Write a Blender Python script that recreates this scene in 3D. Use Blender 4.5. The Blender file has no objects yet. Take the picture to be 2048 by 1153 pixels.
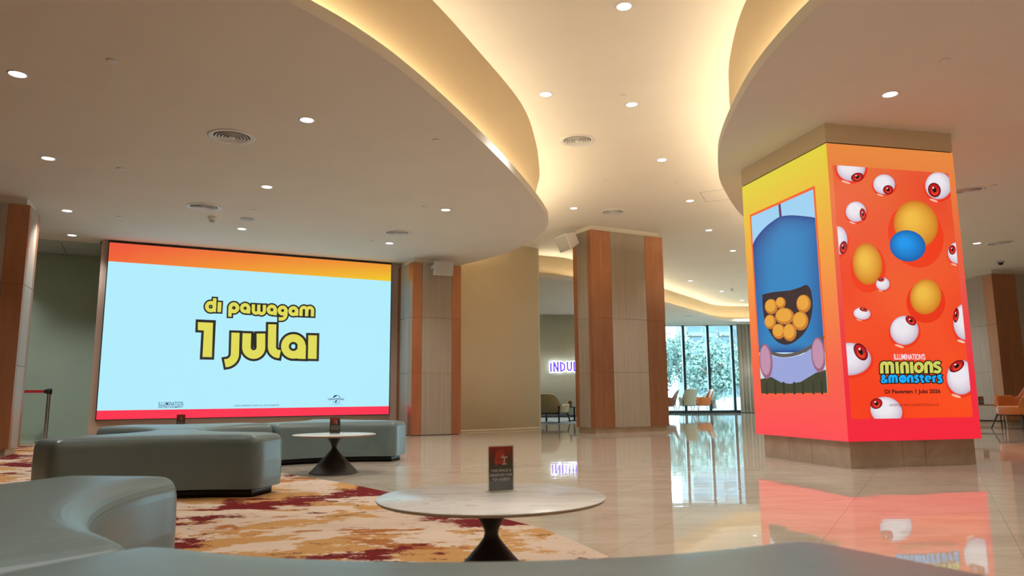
import bpy, bmesh, math, random
from mathutils import Vector, Matrix

S = bpy.context.scene
COL = S.collection
random.seed(7)
PI = math.pi
R = math.radians


def lin(r, g, b):
    f = lambda c: (c / 255 / 12.92) if c <= 10.3 else ((c / 255 + 0.055) / 1.055) ** 2.4
    return (f(r), f(g), f(b), 1.0)


# ------------------------------------------------------------------ camera, world, sun, exposure
cam = bpy.data.cameras.new('camera')
cam.lens = 1450 / 2048 * 36
cam.sensor_width = 36
cam.clip_start = 0.05
cam.clip_end = 600
cam.dof.use_dof = True
cam.dof.focus_distance = 8.0
cam.dof.aperture_fstop = 5.0
camo = bpy.data.objects.new('camera', cam)
COL.objects.link(camo)
pitch, roll = R(8.5), R(0.46)
fw = Vector((0, math.cos(pitch), math.sin(pitch)))
r0 = Vector((1, 0, 0))
u0 = r0.cross(fw)
rr = r0 * math.cos(roll) - u0 * math.sin(roll)
uu = u0 * math.cos(roll) + r0 * math.sin(roll)
camo.matrix_world = Matrix(((rr.x, uu.x, -fw.x, 0), (rr.y, uu.y, -fw.y, 0), (rr.z, uu.z, -fw.z, 0.70), (0, 0, 0, 1)))
S.camera = camo

world = bpy.data.worlds.new('world')
S.world = world
world.use_nodes = True
bg = world.node_tree.nodes['Background']
bg.inputs['Color'].default_value = (0.72, 0.93, 1.0, 1)
bg.inputs['Strength'].default_value = 14.0

sun = bpy.data.lights.new('sun', 'SUN')
sun.energy = 6.0
sun.angle = R(2)
sun.color = (1, 0.97, 0.9)
suno = bpy.data.objects.new('sun', sun)
COL.objects.link(suno)
suno.rotation_euler = (R(38), 0, R(25))

S.view_settings.view_transform = 'Standard'
S.view_settings.look = 'None'
S.view_settings.gamma = 1
S.view_settings.use_curve_mapping = False
S.view_settings.exposure = 0.0
S.cycles.max_bounces = 10
S.cycles.diffuse_bounces = 5
S.cycles.glossy_bounces = 4
S.cycles.transparent_max_bounces = 12
S.cycles.caustics_reflective = False
S.cycles.caustics_refractive = False
S.cycles.sample_clamp_indirect = 4.0

COVE_POWER = 63.0       # emission of the hidden cove strips
COVE_COLOR = (1.0, 0.81, 0.53)
SPOT_W = 108.0           # watts of one recessed downlight
SPOT_COLOR = (1.0, 0.985, 0.94)
ZL, ZR, ZU, ZF = 3.32, 3.38, 4.0, 3.40   # left soffit, right soffit, upper ceiling, far soffit


# ------------------------------------------------------------------ materials
def mat(name, base=(0.8, 0.8, 0.8), rough=0.5, metal=0.0, emit=None, estr=1.0, spec=None, coat=0):
    m = bpy.data.materials.new(name)
    m.use_nodes = True
    p = m.node_tree.nodes['Principled BSDF']
    p.inputs['Base Color'].default_value = (*base[:3], 1)
    p.inputs['Roughness'].default_value = rough
    p.inputs['Metallic'].default_value = metal
    if spec is not None:
        p.inputs['Specular IOR Level'].default_value = spec
    if coat:
        p.inputs['Coat Weight'].default_value = coat
        p.inputs['Coat Roughness'].default_value = 0.1
    if emit:
        p.inputs['Emission Color'].default_value = (*emit[:3], 1)
        p.inputs['Emission Strength'].default_value = estr
    return m


class N:
    def __init__(s, m):
        s.t = m.node_tree
        s.p = s.t.nodes.get('Principled BSDF')

    def n(s, typ, **kw):
        x = s.t.nodes.new(typ)
        for k, v in kw.items():
            if k in x.inputs:
                x.inputs[k].default_value = v
            else:
                setattr(x, k, v)
        return x

    def l(s, a, b):
        s.t.links.new(a, b)

    def coord(s, scale=(1, 1, 1), rot=(0, 0, 0), loc=(0, 0, 0), kind='Object'):
        tc = s.n('ShaderNodeTexCoord')
        mp = s.n('ShaderNodeMapping')
        mp.inputs['Scale'].default_value = scale
        mp.inputs['Rotation'].default_value = rot
        mp.inputs['Location'].default_value = loc
        s.l(tc.outputs[kind], mp.inputs['Vector'])
        return mp.outputs['Vector']

    def noise(s, vec, scale, detail=4, rough=0.55, dist=0.0):
        x = s.n('ShaderNodeTexNoise')
        x.inputs['Scale'].default_value = scale
        x.inputs['Detail'].default_value = detail
        x.inputs['Roughness'].default_value = rough
        x.inputs['Distortion'].default_value = dist
        s.l(vec, x.inputs['Vector'])
        return x.outputs['Fac']

    def ramp(s, fac, stops, interp='LINEAR'):
        x = s.n('ShaderNodeValToRGB')
        e = x.color_ramp.elements
        x.color_ramp.interpolation = interp
        while len(e) < len(stops):
            e.new(0.5)
        for q, (pos, c) in zip(e, stops):
            q.position = pos
            q.color = c if len(c) == 4 else (*c, 1)
        s.l(fac, x.inputs['Fac'])
        return x.outputs['Color']

    def mix(s, fac, a, b, blend='MIX'):
        x = s.n('ShaderNodeMix', data_type='RGBA', blend_type=blend)
        for sock, v in ((x.inputs[0], fac), (x.inputs[6], a), (x.inputs[7], b)):
            if hasattr(v, 'is_output') or hasattr(v, 'links'):
                s.l(v, sock)
            else:
                sock.default_value = v
        return x.outputs[2]

    def math(s, op, a, b=None, c=None):
        x = s.n('ShaderNodeMath', operation=op)
        for sock, v in zip(x.inputs, (a, b, c)):
            if v is None:
                continue
            if hasattr(v, 'links'):
                s.l(v, sock)
            else:
                sock.default_value = v
        return x.outputs[0]

    def bump(s, h, strength=0.2, dist=0.01):
        x = s.n('ShaderNodeBump')
        x.inputs['Strength'].default_value = strength
        x.inputs['Distance'].default_value = dist
        s.l(h, x.inputs['Height'])
        s.l(x.outputs['Normal'], s.p.inputs['Normal'])


def wall_paint(name, c, rough=0.85, var=0.06):
    m = mat(name, c, rough)
    k = N(m)
    v = k.coord()
    f = k.noise(v, 1.3, 5)
    a = tuple(x * (1 - var) for x in c[:3])
    b = tuple(min(1, x * (1 + var)) for x in c[:3])
    k.l(k.ramp(f, [(0.3, a), (0.7, b)]), k.p.inputs['Base Color'])
    k.bump(k.noise(v, 220, 2), 0.04, 0.002)
    return m


CEIL = wall_paint('ceiling_paint', (0.84, 0.80, 0.73), 0.9, 0.02)
CEIL_BRIGHT = wall_paint('ceiling_paint_brightened', (0.93, 0.88, 0.80), 0.9, 0.015)  # same ceiling paint, lightened to stand in for missing ambient light
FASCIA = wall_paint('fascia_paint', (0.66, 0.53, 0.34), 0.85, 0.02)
CREAM = wall_paint('cream_wall_paint', (0.88, 0.74, 0.51), 0.8, 0.03)
SURROUND = wall_paint('screen_surround_paint', (0.52, 0.40, 0.33), 0.8, 0.02)
GREENW = wall_paint('grey_green_paint', (0.46, 0.62, 0.53), 0.75, 0.04)
OLIVE = wall_paint('olive_plaster', (0.62, 0.59, 0.45), 0.8, 0.06)
TILEC = wall_paint('ceiling_tile_board', (0.45, 0.5, 0.47), 0.85, 0.03)
DARKGAP = mat('dark_gap', (0.02, 0.02, 0.022), 0.7)
BLACK = mat('black_powder_coat', (0.012, 0.012, 0.013), 0.45)
FRAMEB = mat('dark_window_frame', (0.02, 0.035, 0.045), 0.4, 0.3)
WHITEP = mat('white_plastic', (0.85, 0.84, 0.83), 0.45)
GREYP = mat('grey_plastic', (0.42, 0.42, 0.43), 0.5)
CHROME = mat('brushed_steel', (0.6, 0.61, 0.6), 0.28, 1.0)
REDBELT = mat('red_webbing', (0.55, 0.02, 0.03), 0.7)
BRASS = mat('brass_joint', (0.75, 0.55, 0.33), 0.25, 1.0)
LAMP = mat('lamp_lens', (1, 1, 1), 0.5, emit=(1, 0.97, 0.92), estr=9.0)
COVEM = mat('cove_strip_light', (1, 1, 1), 0.5, emit=COVE_COLOR, estr=COVE_POWER)


def wood_material():
    m = mat('grey_oak_laminate', rough=0.42)
    k = N(m)
    v = k.coord(scale=(38, 38, 0.55))
    f = k.noise(v, 1.0, 6, 0.65, 0.4)
    v2 = k.coord(scale=(120, 120, 1.2))
    g = k.noise(v2, 1.0, 3, 0.6)
    c = k.ramp(f, [(0.25, (0.32, 0.265, 0.215)), (0.5, (0.40, 0.34, 0.28)), (0.75, (0.48, 0.415, 0.345))])
    c = k.mix(k.math('MULTIPLY', g, 0.30), c, (0.24, 0.19, 0.15, 1))
    k.l(c, k.p.inputs['Base Color'])
    k.bump(g, 0.05, 0.002)
    return m


WOOD = wood_material()


def copper_material():
    m = mat('satin_copper', (0.45, 0.19, 0.085), 0.36, 0.7)
    k = N(m)
    f = k.noise(k.coord(scale=(6, 6, 0.6)), 2.0, 4)
    k.l(k.ramp(f, [(0.3, (0.41, 0.19, 0.105)), (0.7, (0.49, 0.23, 0.13))]), k.p.inputs['Base Color'])
    return m


COPPER = copper_material()


def stone(name, a, b, rough=0.25):
    m = mat(name, a, rough)
    k = N(m)
    v = k.coord()
    f = k.noise(v, 3.0, 7, 0.6, 0.8)
    k.l(k.ramp(f, [(0.3, a), (0.7, b)]), k.p.inputs['Base Color'])
    return m


PLINTH = stone('brown_marble', (0.36, 0.27, 0.19), (0.48, 0.37, 0.27), 0.22)


def floor_material():
    m = mat('polished_cream_marble', rough=0.03, spec=0.5)
    k = N(m)
    rot = -R(60)
    v = k.coord(rot=(0, 0, rot), loc=(0, 0, 0))
    cloud = k.noise(k.coord(rot=(0, 0, rot), scale=(1.0, 2.6, 1)), 1.1, 8, 0.62, 1.2)
    vein = k.noise(k.coord(rot=(0, 0, rot), scale=(0.9, 6.0, 1)), 1.6, 9, 0.7, 2.2)
    base = k.ramp(cloud, [(0.25, (0.47, 0.385, 0.29)), (0.5, (0.58, 0.49, 0.385)), (0.75, (0.67, 0.58, 0.475))])
    vm = k.ramp(vein, [(0.44, (0, 0, 0)), (0.5, (1, 1, 1)), (0.56, (0, 0, 0))])
    base = k.mix(k.math('MULTIPLY', vm, 0.30), base, (0.72, 0.65, 0.55, 1))
    # square slabs with fine joints
    sep = k.n('ShaderNodeSeparateXYZ')
    k.l(v, sep.inputs[0])
    T = 0.8
    dist = []
    for ax, off in ((0, 0.11), (1, 0.27)):
        q = k.math('ADD', sep.outputs[ax], off + 100 * T)
        q = k.math('DIVIDE', q, T)
        q = k.math('FRACT', q)
        q = k.math('SUBTRACT', q, 0.5)
        q = k.math('ABSOLUTE', q)
        dist.append(k.math('SUBTRACT', 0.5, q))
    d = k.math('MINIMUM', dist[0], dist[1])
    joint = k.math('LESS_THAN', d, 0.0022)
    base = k.mix(k.math('MULTIPLY', joint, 0.55), base, (0.20, 0.15, 0.10, 1))
    k.l(base, k.p.inputs['Base Color'])
    # slabs are slightly pillowed towards their joints and polished in faint waves
    edge = k.n('ShaderNodeMapRange')
    edge.inputs['From Max'].default_value = 0.05
    k.l(d, edge.inputs['Value'])
    wav = k.noise(k.coord(rot=(0, 0, rot), scale=(1.0, 3.0, 1)), 2.2, 2, 0.4)
    h = k.math('ADD', k.math('MULTIPLY', edge.outputs[0], 0.16), k.math('MULTIPLY', wav, 1.5))
    k.bump(h, 0.10, 0.004)
    return m


FLOOR = floor_material()


def carpet_material():
    m = mat('abstract_wool_carpet', rough=0.95, spec=0.1)
    k = N(m)
    st = (0.9, 1.45, 1)
    rt = (0, 0, R(-8))
    v = k.coord(scale=st, rot=rt)
    fine = k.noise(k.coord(scale=(1, 1.6, 1), rot=rt), 42, 3, 0.7)
    mid = k.noise(v, 6.5, 5, 0.65)
    jit = k.math('ADD', k.math('MULTIPLY', k.math('SUBTRACT', fine, 0.5), 0.13), k.math('MULTIPLY', k.math('SUBTRACT', mid, 0.5), 0.30))
    n1 = k.math('ADD', k.noise(v, 0.95, 3, 0.5, 0.5), jit)
    v2 = k.coord(scale=st, rot=rt, loc=(7.3, 3.1, 0))
    n2 = k.math('ADD', k.noise(v2, 1.15, 3, 0.5, 0.6), jit)
    v3 = k.coord(scale=st, rot=rt, loc=(-4.1, 11.7, 0))
    n3 = k.math('ADD', k.noise(v3, 1.7, 3, 0.5, 0.4), jit)
    base = k.ramp(k.noise(v3, 0.8, 4, 0.6), [(0.35, (0.56, 0.43, 0.33)), (0.6, (0.66, 0.53, 0.42))])
    c = k.mix(k.ramp(n2, [(0.505, (0, 0, 0)), (0.525, (1, 1, 1))]), base, (0.50, 0.27, 0.10, 1))
    c = k.mix(k.ramp(n3, [(0.60, (0, 0, 0)), (0.63, (1, 1, 1))]), c, (0.36, 0.135, 0.04, 1))
    c = k.mix(k.ramp(n1, [(0.56, (0, 0, 0)), (0.585, (1, 1, 1))]), c, (0.15, 0.010, 0.012, 1))
    # thin dark threads along some patch borders
    ln = k.ramp(n3, [(0.520, (0, 0, 0)), (0.524, (1, 1, 1)), (0.534, (1, 1, 1)), (0.538, (0, 0, 0))])
    c = k.mix(k.math('MULTIPLY', ln, k.math('GREATER_THAN', mid, 0.56)), c, (0.05, 0.02, 0.018, 1))
    k.l(c, k.p.inputs['Base Color'])
    k.bump(fine, 0.3, 0.004)
    return m


CARPET = carpet_material()
GREYCARPET = wall_paint('blue_grey_carpet', (0.17, 0.19, 0.20), 0.95, 0.15)


def leather(name, c, rough=0.42):
    m = mat(name, c, rough, spec=0.7)
    k = N(m)
    v = k.coord()
    f = k.noise(v, 2.5, 4)
    k.l(k.ramp(f, [(0.3, tuple(x * 0.94 for x in c)), (0.7, tuple(x * 1.05 for x in c))]), k.p.inputs['Base Color'])
    k.bump(k.math('ADD', k.noise(v, 260, 2), k.math('MULTIPLY', k.noise(v, 5, 2), 2.5)), 0.06, 0.003)
    return m


SAGE = leather('sage_grey_leather', (0.112, 0.163, 0.170), 0.34)
SEAM = mat('seam_thread', (0.11, 0.12, 0.10), 0.6)
TAN = leather('tan_orange_leather', (0.55, 0.16, 0.03), 0.45)
BROWNL = leather('brown_leather', (0.20, 0.07, 0.035), 0.45)
BEIGEF = leather('beige_fabric', (0.42, 0.33, 0.17), 0.8)
PALEF = leather('pale_sage_fabric', (0.42, 0.42, 0.32), 0.8)
CURT = mat('grey_beige_drape', (0.58, 0.55, 0.49), 0.9)


def marble_top():
    m = mat('white_marble_top', rough=0.24)
    k = N(m)
    v = k.coord(scale=(1.2, 5.5, 1), rot=(0, 0, R(14)))
    vein = k.noise(v, 1.6, 7, 0.6, 1.6)
    c = k.ramp(vein, [(0.46, (0.62, 0.60, 0.56)), (0.5, (0.50, 0.48, 0.45)), (0.54, (0.64, 0.62, 0.58))])
    k.l(c, k.p.inputs['Base Color'])
    return m


MARBLE = marble_top()
EDGE = mat('tan_table_edge', (0.28, 0.20, 0.13), 0.5)
TWOOD = mat('brown_wood_top', (0.24, 0.12, 0.05), 0.4)


def attr_material(name, emissive, strength=1.0):
    m = bpy.data.materials.new(name)
    m.use_nodes = True
    k = N(m)
    a = k.n('ShaderNodeVertexColor')
    a.layer_name = 'Col'
    if emissive:
        k.p.inputs['Base Color'].default_value = (0.01, 0.01, 0.01, 1)
        k.p.inputs['Roughness'].default_value = 0.5
        k.l(a.outputs['Color'], k.p.inputs['Emission Color'])
        k.p.inputs['Emission Strength'].default_value = strength
    else:
        k.l(a.outputs['Color'], k.p.inputs['Base Color'])
        k.p.inputs['Roughness'].default_value = 0.3
    return m


LED = attr_material('led_picture', True, 1.0)
PRINT = attr_material('printed_card', False)


def glass_material():
    m = bpy.data.materials.new('aqua_window_glass')
    m.use_nodes = True
    t = m.node_tree
    t.nodes.clear()
    o = t.nodes.new('ShaderNodeOutputMaterial')
    a = t.nodes.new('ShaderNodeBsdfTransparent')
    a.inputs[0].default_value = (0.82, 0.95, 1.0, 1)
    g = t.nodes.new('ShaderNodeBsdfGlossy')
    g.inputs['Roughness'].default_value = 0.02
    fr = t.nodes.new('ShaderNodeFresnel')
    fr.inputs[0].default_value = 1.45
    mx = t.nodes.new('ShaderNodeMixShader')
    t.links.new(fr.outputs[0], mx.inputs[0])
    t.links.new(a.outputs[0], mx.inputs[1])
    t.links.new(g.outputs[0], mx.inputs[2])
    t.links.new(mx.outputs[0], o.inputs[0])
    return m


GLASS = glass_material()


def acrylic_material():
    m = bpy.data.materials.new('clear_acrylic')
    m.use_nodes = True
    t = m.node_tree
    t.nodes.clear()
    o = t.nodes.new('ShaderNodeOutputMaterial')
    a = t.nodes.new('ShaderNodeBsdfTransparent')
    a.inputs[0].default_value = (0.96, 0.97, 0.96, 1)
    g = t.nodes.new('ShaderNodeBsdfGlossy')
    g.inputs['Roughness'].default_value = 0.05
    mx = t.nodes.new('ShaderNodeMixShader')
    mx.inputs[0].default_value = 0.12
    t.links.new(a.outputs[0], mx.inputs[1])
    t.links.new(g.outputs[0], mx.inputs[2])
    t.links.new(mx.outputs[0], o.inputs[0])
    return m


ACRYL = acrylic_material()
LEAF = wall_paint('leaf_green', (0.12, 0.17, 0.145), 0.7, 0.4)
BARK = mat('bark', (0.2, 0.15, 0.11), 0.9)
PAVE = wall_paint('pale_paving', (0.20, 0.20, 0.19), 0.8, 0.05)
BWHITE = mat('white_render', (0.115, 0.12, 0.12), 0.8)
BGLASS = mat('blue_window_glass', (0.03, 0.065, 0.085), 0.15)


# ------------------------------------------------------------------ geometry helpers
class G:
    def __init__(s):
        s.v, s.f, s.m, s.s = [], [], [], []

    def add(s, vs, fs, mi=0, smooth=False, X=None):
        o = len(s.v)
        for p in vs:
            p = Vector(p)
            s.v.append(tuple(X @ p if X is not None else p))
        for f in fs:
            s.f.append(tuple(i + o for i in f))
            s.m.append(mi)
            s.s.append(smooth)
        return s

    def box(s, x0, x1, y0, y1, z0, z1, mi=0, X=None):
        vs = [(x0, y0, z0), (x1, y0, z0), (x1, y1, z0), (x0, y1, z0), (x0, y0, z1), (x1, y0, z1), (x1, y1, z1), (x0, y1, z1)]
        fs = [(3, 2, 1, 0), (4, 5, 6, 7), (0, 1, 5, 4), (1, 2, 6, 5), (2, 3, 7, 6), (3, 0, 4, 7)]
        return s.add(vs, fs, mi, False, X)

    def lathe(s, prof, n=32, mi=0, smooth=True, X=None, mis=None):
        vs, fs = [], []
        rings = []
        for (r, z) in prof:
            if r < 1e-6:
                rings.append([len(vs)])
                vs.append((0, 0, z))
            else:
                rings.append(list(range(len(vs), len(vs) + n)))
                vs += [(r * math.cos(2 * PI * i / n), r * math.sin(2 * PI * i / n), z) for i in range(n)]
        ms = []
        for k, (a, b) in enumerate(zip(rings, rings[1:])):
            for i in range(n):
                j = (i + 1) % n
                if len(a) == 1 and len(b) == 1:
                    continue
                if len(a) == 1:
                    fs.append((a[0], b[j], b[i]))
                elif len(b) == 1:
                    fs.append((a[i], a[j], b[0]))
                else:
                    fs.append((a[i], a[j], b[j], b[i]))
                ms.append(mis[k] if mis else mi)
        o = len(s.f)
        s.add(vs, fs, mi, smooth, X)
        for i, q in enumerate(ms):
            s.m[o + i] = q
        return s

    def tube(s, path, r, n=8, mi=0, closed=False, taper=None):
        P = [Vector(p) for p in path]
        vs, fs = [], []
        L = len(P)
        up = Vector((0, 0, 1))
        for i, p in enumerate(P):
            if closed:
                t = (P[(i + 1) % L] - P[i - 1]).normalized()
            else:
                t = (P[min(i + 1, L - 1)] - P[max(i - 1, 0)]).normalized()
            a = t.cross(up)
            if a.length < 1e-3:
                a = t.cross(Vector((1, 0, 0)))
            a.normalize()
            b = t.cross(a)
            q = r * (taper[i] if taper else 1)
            for k in range(n):
                w = 2 * PI * k / n
                vs.append(p + a * (q * math.cos(w)) + b * (q * math.sin(w)))
        for i in range(L if closed else L - 1):
            for k in range(n):
                i2 = (i + 1) % L
                fs.append((i * n + k, i * n + (k + 1) % n, i2 * n + (k + 1) % n, i2 * n + k))
        if not closed:
            fs.append(tuple(range(n)))
            fs.append(tuple((L - 1) * n + k for k in reversed(range(n))))
        return s.add(vs, fs, mi, True)

    def prism(s, poly, z0, z1, mi=0, X=None, smooth=False):
        n = len(poly)
        vs = [(x, y, z0) for x, y in poly] + [(x, y, z1) for x, y in poly]
        fs = [tuple(reversed(range(n))), tuple(range(n, 2 * n))]
        s.add(vs, fs, mi, False, X)
        o = len(s.v) - 2 * n
        for i in range(n):
            j = (i + 1) % n
            s.f.append((o + i, o + j, o + n + j, o + n + i))
            s.m.append(mi)
            s.s.append(smooth)
        return s

    def strip(s, A, B, mi=0, smooth=True, closed=False):
        n = len(A)
        vs = list(A) + list(B)
        m = n if closed else n - 1
        fs = [(i, (i + 1) % n, n + (i + 1) % n, n + i) for i in range(m)]
        return s.add(vs, fs, mi, smooth)

    def build(s, name, mats, parent=None, loc=(0, 0, 0), rz=0.0, bevel=0, recalc=True):
        me = bpy.data.meshes.new(name)
        me.from_pydata(s.v, [], s.f)
        if not isinstance(mats, (list, tuple)):
            mats = [mats]
        for q in mats:
            me.materials.append(q)
        me.polygons.foreach_set('material_index', s.m)
        me.polygons.foreach_set('use_smooth', s.s)
        me.update()
        if recalc:
            b = bmesh.new()
            b.from_mesh(me)
            bmesh.ops.recalc_face_normals(b, faces=b.faces)
            b.to_mesh(me)
            b.free()
        o = bpy.data.objects.new(name, me)
        COL.objects.link(o)
        o.location = loc
        o.rotation_euler = (0, 0, rz)
        if parent is not None:
            o.parent = parent
        if bevel:
            md = o.modifiers.new('bevel', 'BEVEL')
            md.width = bevel
            md.segments = 3
            md.limit_method = 'ANGLE'
        return o


def tag(o, label, cat, group=None, kind=None):
    o['label'] = label
    o['category'] = cat
    if group:
        o['group'] = group
    if kind:
        o['kind'] = kind
    return o


def thing(name, label, cat, loc=(0, 0, 0), rz=0.0, group=None, kind=None):
    o = bpy.data.objects.new(name, None)
    COL.objects.link(o)
    o.empty_display_size = 0.1
    o.location = loc
    o.rotation_euler = (0, 0, rz)
    return tag(o, label, cat, group, kind)


def struct(o):
    o['kind'] = 'structure'
    return o


def dup(root, loc, rz=None, label=None, group=None):
    r = root.copy()
    COL.objects.link(r)
    r.location = loc
    if rz is not None:
        r.rotation_euler = (0, 0, rz)
    if label:
        r['label'] = label
    if group:
        r['group'] = group
    for ch in list(root.children):
        c = ch.copy()
        COL.objects.link(c)
        c.parent = r
        for g in list(ch.children):
            d = g.copy()
            COL.objects.link(d)
            d.parent = c
    return r


def catmull(P, k=8):
    out = []
    n = len(P)
    for i in range(n - 1):
        p0, p1, p2, p3 = P[max(i - 1, 0)], P[i], P[i + 1], P[min(i + 2, n - 1)]
        for j in range(k):
            t = j / k
            out.append(tuple(0.5 * ((2 * b) + (-a + c) * t + (2 * a - 5 * b + 4 * c - d) * t * t + (-a + 3 * b - 3 * c + d) * t ** 3)
                             for a, b, c, d in zip(p0, p1, p2, p3)))
    out.append(tuple(P[-1]))
    return out


def offset2d(P, d):
    """move an open 2-D polyline d to its left"""
    out = []
    n = len(P)
    for i, p in enumerate(P):
        a, b = P[max(i - 1, 0)], P[min(i + 1, n - 1)]
        tx, ty = b[0] - a[0], b[1] - a[1]
        L = math.hypot(tx, ty) or 1
        out.append((p[0] - ty / L * d, p[1] + tx / L * d))
    return out


def face_rot(dx, dy):
    return math.atan2(dy, dx)


# ------------------------------------------------------------------ the room shell
g = G().box(-14, 17, -7, 29.0, -0.3, 0.0)
struct(g.build('floor', FLOOR))
g = G().box(-14, 17, -7, 29.0, ZU, ZU + 0.35)
struct(g.build('ceiling', CEIL_BRIGHT))


def soffit(name, lip, top, rest, z, side, lip_h=0.10, ledge=0.30):
    """a dropped ceiling: lip = edge curve, top = where its lit fascia meets the upper ceiling; side=+1 when the soffit lies left of the curve's direction"""
    g = G()
    outline = list(lip) + list(rest)
    g.add([(x, y, z) for x, y in outline], [tuple(range(len(outline)))], 0)
    z1 = z + lip_h
    inner = offset2d(lip, ledge * side)
    edge = offset2d(lip, 0.03 * side)
    g.strip([(x, y, z) for x, y in lip], [(x, y, z1) for x, y in lip])
    g.strip([(x, y, z1) for x, y in lip], [(x, y, z1) for x, y in edge], smooth=False)
    zb = z1 - 0.03
    g.strip([(x, y, z1) for x, y in edge], [(x, y, zb) for x, y in edge], smooth=True)
    g.strip([(x, y, zb) for x, y in edge], [(x, y, zb) for x, y in inner], smooth=False)
    # fascia, slightly leaning, from the trough up to the upper ceiling
    rows = []
    for t in (0, 0.25, 0.5, 0.75, 1):
        rows.append([((1 - t) * a[0] + t * b[0], (1 - t) * a[1] + t * b[1], (1 - t) * zb + t * (ZU + 0.01)) for a, b in zip(inner, top)])
    for a, b in zip(rows, rows[1:]):
        g.strip(a, b, 1)
    o = struct(g.build(name, [CEIL, FASCIA], recalc=False))
    # LED strip lying in the trough
    mid = offset2d(lip, 0.20 * side)
    s = G()
    A, B = offset2d(mid, -0.009 * side), offset2d(mid, 0.009 * side)   # A towards the room, B towards the fascia; the strip is tilted to the room
    A0, B0 = [(x, y, zb + 0.004) for x, y in A], [(x, y, zb + 0.004) for x, y in B]
    A1, B1 = [(x, y, zb + 0.010) for x, y in A], [(x, y, zb + 0.026) for x, y in B]
    s.strip(A1, B1, 0)
    s.strip(A0, A1, 1)
    s.strip(B0, B1, 1)
    s.strip(A0, B0, 1)
    return o, s


L_LIP = [(-3.3, -6.5), (-3.5, -3), (-3.4, -0.5), (-3.0, 1.5), (-2.4, 2.9), (-1.9, 3.8), (-1.49, 4.48), (-1.17, 4.97), (-.89, 5.54), (-.56, 6.43), (-.12, 7.81), (.24, 9.13), (.48, 10.17), (.56, 10.78), (.5, 11.46), (.23, 12.43), (-.22, 13.31), (-.99, 14.32), (-1.35, 14.75)]
L_TOP = [(-3.2, -6.5), (-3.4, -3), (-3.2, -0.5), (-2.8, 1.5), (-2.2, 2.9), (-1.65, 3.8), (-1.26, 4.46), (-.96, 4.97), (-.68, 5.57), (-.35, 6.43), (.13, 7.85), (.325, 9.05), (.41, 10.12), (.43, 10.82), (.36, 11.4), (.09, 12.36), (-.35, 13.2), (-1.12, 14.2), (-1.46, 14.66)]
lipL, topL = catmull(L_LIP), catmull(L_TOP)
rest = [(-2.2, 14.5), (-2.48, 14.12), (-6.85, 11.82), (-6.98, 12.06), (-8.0, 11.78), (-14, 10.4), (-14, -6.5)]
oL, sL = soffit('ceiling_left', lipL, topL, rest, ZL, +1)
cl = sL.build('cove_light', [COVEM, GREYP])
tag(cl, 'warm strip light glowing behind the long curved edge of the left soffit', 'cove light', kind='thing')

R_LIP = [(5.6, -6.5), (5.5, -4), (5.0, -1.5), (4.2, 0.2), (3.4, 1.6), (2.8, 2.8), (2.4, 3.8), (2.17, 4.64), (2.09, 5.28), (2.08, 5.96), (2.16, 6.83), (2.27, 7.55), (2.39, 8.05), (2.63, 8.84), (3.04, 9.79), (3.5, 10.71), (4.3, 12.0), (5.5, 13.6), (7.5, 16.0), (10.0, 18.4), (13.0, 20.2), (16.8, 21.2)]
R_TOP = [(5.4, -6.5), (5.3, -4), (4.8, -1.6), (4.0, 0.1), (3.2, 1.5), (2.62, 2.75), (2.26, 3.8), (2.08, 4.64), (1.99, 5.3), (2.02, 5.97), (2.19, 6.85), (2.38, 7.5), (2.54, 8.0), (2.8, 8.75), (3.2, 9.68), (3.65, 10.6), (4.44, 11.9), (5.64, 13.5), (7.62, 15.9), (10.1, 18.25), (13.05, 20.05), (16.8, 21.05)]
lipR, topR = catmull(R_LIP), catmull(R_TOP)
oR, sR = soffit('ceiling_right', lipR, topR, [(17, -6.5)], ZR, -1)
cr = sR.build('cove_light', [COVEM, GREYP])
tag(cr, 'warm strip light glowing behind the curved edge of the right soffit', 'cove light', kind='thing')

F_LIP = [(0.50, 16.42), (0.9, 16.66), (1.43, 17.02), (2.1, 17.9), (2.95, 19.2), (3.8, 20.55), (4.75, 22.0), (5.6, 23.35), (6.4, 24.6), (7.1, 25.75), (7.6, 26.45), (8.1, 26.85), (8.7, 26.98), (10.0, 27.0), (13, 27.0), (16.9, 27.0)]
F_TOP = [(x - 0.12, y + 0.35) for x, y in F_LIP]
F_TOP = [(0.45, 16.75), (0.8, 16.95), (1.3, 17.25), (1.95, 18.1), (2.8, 19.4), (3.65, 20.75), (4.6, 22.2), (5.45, 23.55), (6.25, 24.8), (6.95, 25.95), (7.5, 26.72), (8.05, 27.1), (8.7, 27.22), (10, 27.24), (13, 27.24), (16.9, 27.24)]
lipF, topF = catmull(F_LIP), catmull(F_TOP)
oF, sF = soffit('ceiling_back', lipF, topF, [(16.9, 28.95), (-2.6, 28.95), (-2.6, 14.9), (-1.15, 15.2), (-0.2, 15.75)], ZF, +1)
cf = sF.build('cove_light', [COVEM, GREYP])
tag(cf, 'warm strip light in the far cove above the glass wall and lounge opening', 'cove light', kind='thing')

# outer walls (outside the frame they only close the room)
struct(G().box(-14.2, -14, -7, 29, 0, ZU + 0.3).build('wall_left', CREAM))
struct(G().box(17, 17.2, -7, 20.5, 0, ZU + 0.3).box(17, 17.2, 20.5, 28.0, ZR - 0.05, ZU + 0.3).box(17, 17.2, 28.0, 29, 0, ZU + 0.3).build('wall_right', CREAM))
struct(G().box(-14, 17, -7.2, -7, 0, ZU + 0.3).build('wall_front', CREAM))
struct(G().box(-14, 4.0, 28.8, 29.0, 0, ZU + 0.3).build('wall_back', OLIVE))

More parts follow.
